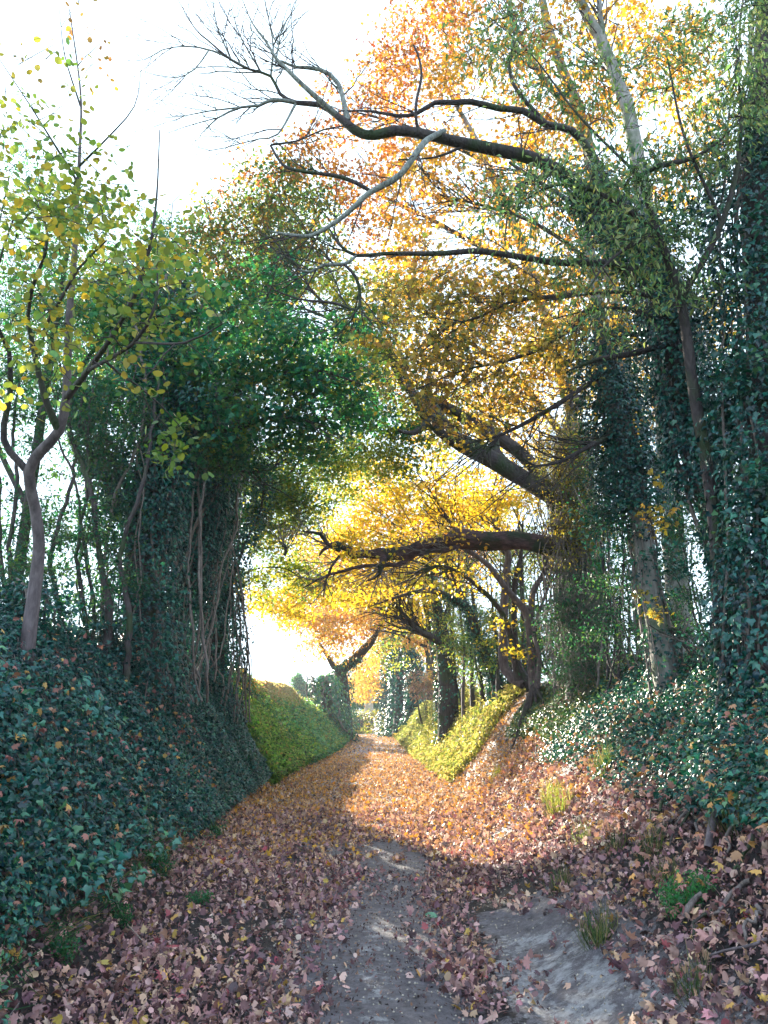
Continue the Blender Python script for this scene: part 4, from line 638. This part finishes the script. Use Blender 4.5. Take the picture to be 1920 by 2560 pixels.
hedge('distant_hedge', 'reddish distant hedge on the skyline in the sky gap', -30, -9, 78, 74, 1.9, 900, 'pink', .3)
hedge('dark_end_hedge', 'dark green hedge closing the end of the lane', -12, 6, 100, 94, 4.4, 2600, 'herb2', .3)
for x, Y, h in ((-6.0, 26, 1.9), (-6.4, 30, 2.1), (-5.6, 24, 1.6)):
    t = Tree('bare_shrub', {26: 'wispy bare shrub in the middle of the sky gap', 30: 'tallest wispy shrub on the skyline of the sky gap', 24: 'short wispy shrub at the left of the sky gap'}[Y], 'shrub', base=onground(x, Y, -.05), group='wispy shrubs on the left skyline')
    g = onground(x, Y, -.05); t.line([(*g, .02), (x + .1, Y, g[2] + h * .5, .014), (x, Y, g[2] + h, .005)], B_vine, 'stem', 5, world=True)
    t.attach(np.array([[x, Y, g[2] + h * .75]]) + rng.normal(0, 1, (26, 3)) * [.45, .45, .35], .5, fine=3); t.done(B_vine)

# ================================================================== ground cover (uncountable)
def scatter(n, y0, y1, side, t0, t1, ypow=1.0):
    y = y0 + (y1 - y0) * rng.random(n) ** ypow; tt = t0 + (t1 - t0) * rng.random(n); fl, fr = foot(y)
    c = (np.interp(y, YK, CL) if side < 0 else np.interp(y, YK, CR)) + shift(y); f = fl if side < 0 else fr
    return f + (c - f) * tt, y, tt
def cover(name, mats, sets):
    mb = MB()
    for (T, x, y, lift, size, pal, tilt, dn) in sets:
        n = len(x); nr = normal(x, y); z = height(x, y); g = unit(np.stack([nr[:, 0], nr[:, 1], nr[:, 2] * 0 - .0], -1) + 1e-4)
        down = g - (g * nr).sum(1, keepdims=True) * nr; pos = np.stack([x, y, z], -1) + nr * lift[:, None]
        tip = down * dn + rng.normal(0, .6, (n, 3)) - (rng.normal(0, .3, (n, 1)) * nr); nn = nr + rng.normal(0, tilt, (n, 3)) + np.array([0, -.1, .15])
        leaves(mb, T, pos, tip, nn, size, pick(pal if not isinstance(pal, str) else PAL[pal], n))
    o = mb.build(name, mats); tag(o, None, None, None, 'stuff'); return o
def ivyset(n, y0, y1, side, t0, t1, size, pal, T=T_ivy, ypow=1., clump=.0, lift=.14, thr=-.5, f=1.3, edge=.12):
    x, y, tt = scatter(n, y0, y1, side, t0, t1, ypow); nz = noise(x + 40, y, f); k = (nz > thr) & (rng.random(n) < np.clip((tt - t0) / edge + 2.2 * nz + .4, 0, 1)); x, y = x[k], y[k]; nz = nz[k]
    L = (rng.random(len(x)) ** 1.0) * lift * (1 + 1.6 * nz) + .01
    return (T, x, y, L, size * rng.uniform(.5, 1.25, len(x)), pal, .42, 1.2)
cover('ivy_ground_cover', M_ivy, [ivyset(46000, 3, 9.5, -1, .18, 1.3, .052, 'ivy', lift=.22), ivyset(80000, 9, 19, -1, .1, 1.25, .054, 'ivy', lift=.2, edge=.05), ivyset(3500, 3, 8, -1, .1, 1.0, .082, [(.03, .17, .15, 3), (.07, .23, .16, 2), (.1, .27, .13, 1)], lift=.28, thr=.02, f=2), ivyset(9000, 3, 11, -1, .02, .45, .035, [(.03, .16, .1, 3), (.08, .24, .1, 2)], T=T_oval, lift=.2, thr=.0, f=1.7, edge=.02)])
x, y, tt = scatter(260, 3.2, 12, -1, .25, 1.1); bs = MB()
for i in range(len(x)):
    n = rng.integers(4, 7); a = rng.uniform(-.6, .6, 2); px = x[i] + np.cumsum(rng.normal(a[0] * .16, .05, n)); py = y[i] + np.cumsum(rng.normal(a[1] * .2, .06, n)); pz = height(px, py) + rng.uniform(.08, .3, n)
    tube(bs, smoothline(np.stack([px, py, pz, np.full(n, rng.uniform(.002, .005))], -1), .1), 4)
tag(bs.build('bramble_stems', B_vine), None, None, None, 'stuff')
cover('ivy_carpet', M_ivy, [ivyset(60000, 3, 12, 1, .5, 1.5, .052, 'ivyr', lift=.16, edge=.25), ivyset(26000, 11, 16, 1, .62, 1.35, .062, [(.06, .14, .06, 3), (.16, .24, .06, 2), (.03, .08, .04, 2), (.36, .3, .07, .7)], lift=.16, edge=.3)])
cover('hedge_bank_grass', M_herb, [ivyset(30000, 18.3, 31, 1, .06, 1.3, .08, 'ivysun', lift=.16, ypow=1.2), ivyset(16000, 18, 31, 1, .02, 1.3, .14, [(.30, .28, .12, 3), (.16, .2, .07, 2), (.46, .38, .22, 2)], T=T_lance, lift=.3, ypow=1.1), ivyset(22000, 26, 56, 1, .05, 1.2, .16, [(.26, .26, .14, 3), (.16, .2, .09, 2), (.36, .33, .2, 2), (.10, .15, .07, 1)], T=T_lance, lift=.25), ivyset(9000, 50, 100, 1, .0, 1.4, .3, 'ivysun', T=T_lance, lift=.3)])
cover('green_herbs', M_herb, [ivyset(30000, 17.5, 29, -1, .0, 1.1, .085, 'herb', T=T_maple_s, lift=.34, thr=-.3, f=2.6, ypow=1.1), ivyset(34000, 25, 60, -1, .0, 1.15, .15, 'herb2', T=T_maple_s, lift=.3, ypow=1.3, f=2), ivyset(6000, 56, 100, -1, .0, 1.3, .3, 'herb', T=T_oval, lift=.25), ivyset(9000, 17.5, 40, -1, .0, 1.15, .12, [(.2, .32, .1, 3), (.36, .34, .16, 2), (.1, .2, .1, 2)], T=T_lance, lift=.42, f=3), ivyset(5000, 30, 60, -1, .85, 1.2, .14, 'ivysun', T=T_lance, lift=.2)])  # last set: crest strip with sunlight put into its leaf colour
cover('bank_grass', M_herb, [(T_blade, *(lambda x, y, t_: (x, y))(*scatter(3500, 4, 9, -1, .1, .55)), np.full(3500, .0), rng.uniform(.1, .26, 3500), [(.04, .13, .06, 3), (.1, .18, .08, 2), (.3, .28, .16, .6)], .9, .3)])
# leaf litter
def litter(n, x0, x1, y0, y1, T, size, pal, bare=1., ypow=1.):
    y = y0 + (y1 - y0) * rng.random(n) ** ypow; x = x0 + (x1 - x0) * rng.random(n) + shift(y)
    fl, fr = foot(y); cr = np.interp(y, YK, CR); cl = np.interp(y, YK, CL)
    nz = noise(x * 1.3, y * .7, 1.6); tl = (fl - x) / (fl - cl); tr = (x - fr) / (cr - fr)
    dens = .85 + 2.8 * nz + .5 * (x > 1.3) * (y < 9); dens = dens - .56 * bare * np.exp(-((x + .08) / .66) ** 4) * np.clip((12 - y) / 3, 0, 1) - .34 * np.exp(-((x - 1.1 - (y - 5) * -.12) / .36) ** 2) * (y < 6.4) + .5 * np.exp(-((x - .52) / .12) ** 2) - .25 * np.exp(-((x + .5) / .7) ** 2) * (y > 14)
    dens = dens + .35 * np.clip(tl * 4, 0, 1) + .3 * np.clip((y - 9) / 4, 0, 1); dens = dens * (tl < .3 + .4 * (y < 5.3)) * np.where((y > 11) & (y < 18.5), np.clip(1.9 - tr * 1.0, .3, 1), np.where(y >= 18.5, tr < .12, np.clip(1.7 - tr * 1.3, .12, 1))) * (tl < .9)
    k = rng.random(n) < dens; x, y = x[k], y[k]; m = len(x)
    return (T, x, y, .006 + rng.random(m) ** 2 * .04, size * rng.uniform(.45, 1.2, m), pal, .62, .1)
frag = [(.10, .06, .06, 3), (.2, .12, .11, 3), (.05, .035, .04, 3), (.36, .22, .17, 1.5)]
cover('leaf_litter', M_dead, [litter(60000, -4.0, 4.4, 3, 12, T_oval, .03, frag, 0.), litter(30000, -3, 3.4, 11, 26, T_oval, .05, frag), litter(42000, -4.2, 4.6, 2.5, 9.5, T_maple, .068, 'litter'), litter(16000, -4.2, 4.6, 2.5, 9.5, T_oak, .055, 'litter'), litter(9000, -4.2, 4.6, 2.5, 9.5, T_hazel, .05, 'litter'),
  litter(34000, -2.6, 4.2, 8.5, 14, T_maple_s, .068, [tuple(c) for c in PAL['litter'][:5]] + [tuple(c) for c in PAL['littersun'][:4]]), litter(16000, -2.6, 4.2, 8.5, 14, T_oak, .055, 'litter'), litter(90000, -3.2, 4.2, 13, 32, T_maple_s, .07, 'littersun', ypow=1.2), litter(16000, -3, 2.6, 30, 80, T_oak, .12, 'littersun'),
  ivyset(1500, 3, 12, -1, .2, 1.1, .065, [(.40, .2, .15, 2), (.5, .3, .1, 1), (.36, .16, .14, 2)], T=T_maple, lift=.3), ivyset(3000, 3, 14, 1, .3, 1.2, .062, [(.46, .24, .14, 2), (.54, .3, .09, 1.4), (.36, .19, .16, 3)], T=T_maple, lift=.2)])
# ================================================================== small things one can count
def strand(name, lab, cat, pts, m, r0, r1, group=None, lift=.02, wob=.012, sides=6):
    p = []
    for i, (x, y, dz) in enumerate(pts):
        g = onground(x, y, lift + dz + (.03 if 'root' in name else 0)); p.append([*g, r0 + (r1 - r0) * i / (len(pts) - 1)])
    q = smoothline(np.array(p), .08, wob * .3); mb = MB(); tube(mb, q, sides, .3); o = mb.build(name, m, base=tuple(float(v) for v in q[0, :3]), smooth=True); return tag(o, lab, cat, group)
def G(dx, dy):
    "ground point under a view pixel"
    prev = None
    for Y in np.arange(2.5, 60, .04):
        p = P(dx, dy, Y); h = height(np.array([p[0]]), np.array([p[1]]))[0]
        if p[2] < h: return p[0], p[1]
    return p[0], p[1]
def strandpx(name, lab, cat, px, *a, **k):
    strand(name, lab, cat, [(*G(x, y), dz) for x, y, dz in px], *a, **k)
strandpx('fallen_stick', 'longest pale dry stick lying on the left leaf litter', 'stick', [(228, 1925, .05), (245, 1960, .03), (270, 2005, .02), (305, 2048, .02)], B_pale, .007, .004, 'dry sticks')
strandpx('fallen_stick', 'short pale stick crossing the long one on the left', 'stick', [(246, 1918, .1), (236, 1945, .05), (226, 1968, .02)], B_pale, .005, .003, 'dry sticks')
strandpx('fallen_stick', 'curved pale bramble stem at the lower left edge', 'stick', [(0, 1975, .03), (40, 1978, .12), (70, 1995, .12), (92, 2040, .02)], B_pale, .004, .003, 'dry sticks')
strandpx('fallen_stick', 'dry stem slanting up through ivy on the left bank', 'stick', [(144, 1730, .1), (156, 1700, .12), (167, 1665, .15)], B_pale, .006, .004, 'dry sticks')
strandpx('fallen_stick', 'brown wavy stem hanging over ivy in the left bank middle', 'stick', [(76, 1830, .1), (85, 1870, .12), (105, 1910, .1), (118, 1950, .06)], B_pale, .005, .004, 'dry sticks')
strandpx('fallen_stick', 'thin dry stem standing in ivy left of the path edge', 'stick', [(210, 1905, .03), (222, 1870, .1), (232, 1825, .12)], B_pale, .006, .003, 'dry sticks')
strandpx('fallen_branch', 'short broken pale branch end on the right lower bank', 'branch', [(1480, 2010, .04), (1500, 1990, .07), (1520, 1968, .07)], B_vine, .022, .013)
strandpx('fallen_twig', 'thin long pinkish twig across the leaves at the right edge', 'stick', [(1539, 2096, .03), (1590, 2092, .05), (1640, 2080, .05), (1665, 2070, .05)], B_hazel, .006, .009)
strandpx('root', 'smooth grey crooked root on the right bank', 'root', [(1532, 1860, .02), (1545, 1825, .06), (1560, 1800, .09), (1590, 1782, .06), (1600, 1778, -.03)], B_hazel, .028, .03)
rl = [((1480, 1700), (1400, 1790)), ((1530, 1720), (1470, 1800)), ((1440, 1690), (1350, 1760)), ((1420, 1660), (1330, 1720)), ((1390, 1640), (1290, 1700)), ((1540, 1750), (1500, 1830)), ((1350, 1600), (1230, 1680)), ((1300, 1580), (1190, 1640)), ((1500, 1760), (1440, 1850)), ((1600, 1780), (1560, 1870)), ((1640, 1830), (1580, 1920)), ((1620, 1930), (1540, 2000)), ((1560, 1960), (1490, 2060)), ((1160, 1500), (1060, 1600)), ((1120, 1500), (1010, 1600)), ((1650, 1990), (1600, 2060)), ((1460, 1780), (1380, 1850)), ((1250, 1590), (1130, 1650))]
rw = ['topmost thin', 'thick knotted', 'long thin dark', 'slanting dark', 'thin upper', 'short forked', 'half-buried upper', 'slim dark', 'curving', 'short grey', 'right-edge grey', 'low crooked', 'lowest crooked', 'dark ridge-like', 'leftmost dark', 'right corner', 'middle thin', 'leaf-strewn']
wh = ['under the ivy carpet', 'above the broken branch end', 'across the orange leaves', 'on the bare patch of the right bank', 'just below the glossy ivy', 'beside the smooth grey root', 'in the half-lit leaf slope', 'on the sunlit leaf slope', 'over the bare earth of the right bank', 'right of the smooth grey root', 'near the right edge of the bank', 'by the green fern tuft', 'below the green fern tuft', 'running down from the many-stemmed maple', 'at the margin of the yellow ivy bank', 'in the lower right leaves', 'halfway down the right leaf slope', 'between sunlit ivy and leaf slope']
for i, ((x0, y0), (x1, y1)) in enumerate(rl):
    n = 7; nr_ = .45 if y1 > 1810 else .8; strandpx('root', f'{rw[i]} exposed root {wh[i]}', 'root', [(x0 + (x1 - x0) * k / n + rng.normal(0, 6), y0 + (y1 - y0) * k / n + rng.normal(0, 5), rng.uniform(-.035, .03) * (k < n) - .03 * (k == n)) for k in range(n + 1)], (B_dark, B_vine)[i % 2], rng.uniform(.022, .036) * nr_, .007, 'exposed roots on the right bank', sides=7)
def tuft(name, lab, dx, dy, n, h, pal, T=T_blade, cat='grass tuft', group='grass tufts on the right bank', sp=.85):
    h = h * (.66 if T is T_blade else 1); n = int(n * 1.4)
    x, y = G(dx, dy); g = onground(x, y, -.01); a = rng.random(n) * 2 * pi; rr = rng.random(n) ** .7 * .13 * h / .22
    pos = np.stack([x + np.cos(a) * rr, y + np.sin(a) * rr, np.full(n, g[2])], -1); pos[:, 2] = height(pos[:, 0], pos[:, 1])
    tip = np.stack([np.cos(a) * sp, np.sin(a) * sp, np.ones(n)], -1) + rng.normal(0, .25, (n, 3)); mb = MB()
    nn = np.stack([-np.cos(a), -np.sin(a), .3 + 0 * a], -1)
    if T is not T_blade: pos = pos + unit(tip) * (rng.random((n, 1)) * h); leaves(mb, T, pos, rng.normal(0, 1, (n, 3)), rng.normal(0, .5, (n, 3)) + [0, 0, 1], rng.uniform(.015, .035, n), pick(pal, n))
    else: leaves(mb, T, pos, tip, nn, h * rng.uniform(.6, 1.25, n), pick(pal, n))
    o = mb.build(name, M_herb, base=tuple(map(float, g))); tag(o, lab, cat, group)
gp = [(.08, .15, .07, 3), (.18, .22, .11, 2), (.05, .1, .05, 2), (.36, .32, .2, 1.5)]; yp = [(.20, .21, .08, 3), (.12, .17, .06, 2), (.3, .27, .13, 1)]
for dx, dy, n, h, pal, lab in [(1075, 1680, 120, .28, yp, 'yellowing grass tuft on the sunny edge of the right slope'), (1210, 1760, 160, .34, yp, 'broad yellow-green grass clump in the middle of the right slope'), (1190, 1735, 120, .3, yp, 'upper yellow grass tuft beside the broad clump'), (1310, 1670, 150, .34, gp, 'green grass tuft under the ivy edge'), (1260, 1820, 80, .22, gp, 'small grass tuft below the broad clump'), (1330, 1840, 90, .24, gp, 'grass tuft on the shaded part of the right slope'),
   (1210, 1925, 90, .24, gp, 'drooping grass tuft near the path, right slope'), (1410, 1850, 90, .24, gp, 'grass tuft beneath the dark roots'), (1290, 2035, 120, .26, gp, 'dark grass tuft by the white chalk patch'), (1590, 1790, 130, .32, gp, 'long-bladed grass hanging over the smooth grey root'), (1440, 1900, 70, .2, gp, 'low grass tuft above the green fern tuft'), (1500, 2150, 70, .2, gp, 'wispy grass at the lower right corner leaves')]:
    tuft('grass_tuft', lab, dx, dy, n, h, pal)
tuft('fern_tuft', 'feathery bright green herb tuft standing on the right bank', 1485, 1965, 900, .17, [(.05, .24, .1, 3), (.1, .32, .13, 2)], T_oval, 'herb', None, .45)
tuft('herb_tuft', 'small leafy green herb at the edge of the left litter', 432, 1955, 300, .10, [(.04, .2, .1, 3), (.06, .24, .12, 2)], T_oval, 'herb', None, .6)
tuft('herb_tuft', 'feathery dark green herbs at the foot of the left bank', 330, 1870, 900, .18, [(.03, .16, .09, 3), (.05, .2, .1, 2)], T_oval, 'herb', None, .6)
for dx, dy, n, h, lab in ((455, 1800, 700, .15, 'small dark herb clump where the left ivy meets the leaf litter'), (250, 1990, 500, .13, 'green herb clump beside the long pale stick'), (470, 1730, 700, .16, 'furthest herb clump along the left foot of the bank'), (120, 2060, 500, .14, 'herb clump nearest the lower left corner')):
    tuft('herb_tuft', lab, dx, dy, n, h, [(.03, .16, .09, 3), (.08, .24, .11, 2)], T_oval, 'herb', 'herb clumps at the left bank foot', .6)
def oneleaf(lab, dx, dy, T, size, col, ang=0.):
    x, y = G(dx, dy); mb = MB(); nr = normal(np.array([x]), np.array([y])) + [[0, -.25, 0]]; p = onground(x, y, .035)[None]
    leaves(mb, T, p, np.array([[sin(ang), cos(ang), .05]]), nr, size, np.array([col])); o = mb.build('fallen_leaf', M_dead, base=tuple(map(float, p[0]))); tag(o, lab, 'leaf')
oneleaf('lone pale green leaf lying on the path centre', 928, 1992, T_hazel, .13, (.14, .34, .22), .3)
oneleaf('wet pink-red round leaf on the left litter', 358, 2050, T_hazel, .13, (.5, .12, .14), 2.)
oneleaf('large yellow leaf near the left lower corner', 205, 2098, T_hazel, .10, (.5, .4, .12), 1.2)
# chalk pebbles: uncountable specks
n = 3600; x = rng.uniform(-1.6, 3.2, n); y = rng.uniform(3.2, 9, n); mb = MB()
o3 = np.array([[1, 0, 0], [-1, 0, 0], [0, 1, 0], [0, -1, 0], [0, 0, 1], [0, 0, -1]], float); f3 = np.array([[0, 2, 4], [2, 1, 4], [1, 3, 4], [3, 0, 4], [2, 0, 5], [1, 2, 5], [3, 1, 5], [0, 3, 5]])
zz = height(x, y) + .003; sz = rng.uniform(.003, .011, (n, 1, 1)); VV = np.stack([x, y, zz], -1)[:, None] + o3[None] * sz * rng.uniform(.6, 1.2, (n, 6, 1))
mb.add(VV.reshape(-1, 3), (f3[None] + (np.arange(n) * 6)[:, None, None]).reshape(-1, 3)); tag(mb.build('chalk_pebbles', B_pale), None, None, None, 'stuff')
# haze: one even closed box of thin morning air round everything
mb = MB(); X0, X1, Y0, Y1, Z0, Z1 = -425, 425, -65, 605, -5, 24
vv = np.array([[x, y, z] for x in (X0, X1) for y in (Y0, Y1) for z in (Z0, Z1)], float)
mb.add(vv, [[0, 1, 3, 2], [4, 6, 7, 5], [0, 4, 5, 1], [2, 3, 7, 6], [0, 2, 6, 4], [1, 5, 7, 3]])
hm = bpy.data.materials.new('thin_haze'); hm.use_nodes = True; hn = hm.node_tree; hn.nodes.remove(hn.nodes['Principled BSDF'])
pv = hn.nodes.new('ShaderNodeVolumePrincipled'); pv.inputs['Color'].default_value = (.93, .95, 1, 1); pv.inputs['Density'].default_value = .0007; pv.inputs['Anisotropy'].default_value = 0
hn.links.new(pv.outputs[0], hn.nodes['Material Output'].inputs['Volume']); tag(mb.build('haze', hm), None, None, None, 'stuff')
print('FACES', sum(len(o.data.polygons) for o in bpy.data.objects if o.type == 'MESH'), 'OBJS', len(bpy.data.objects))
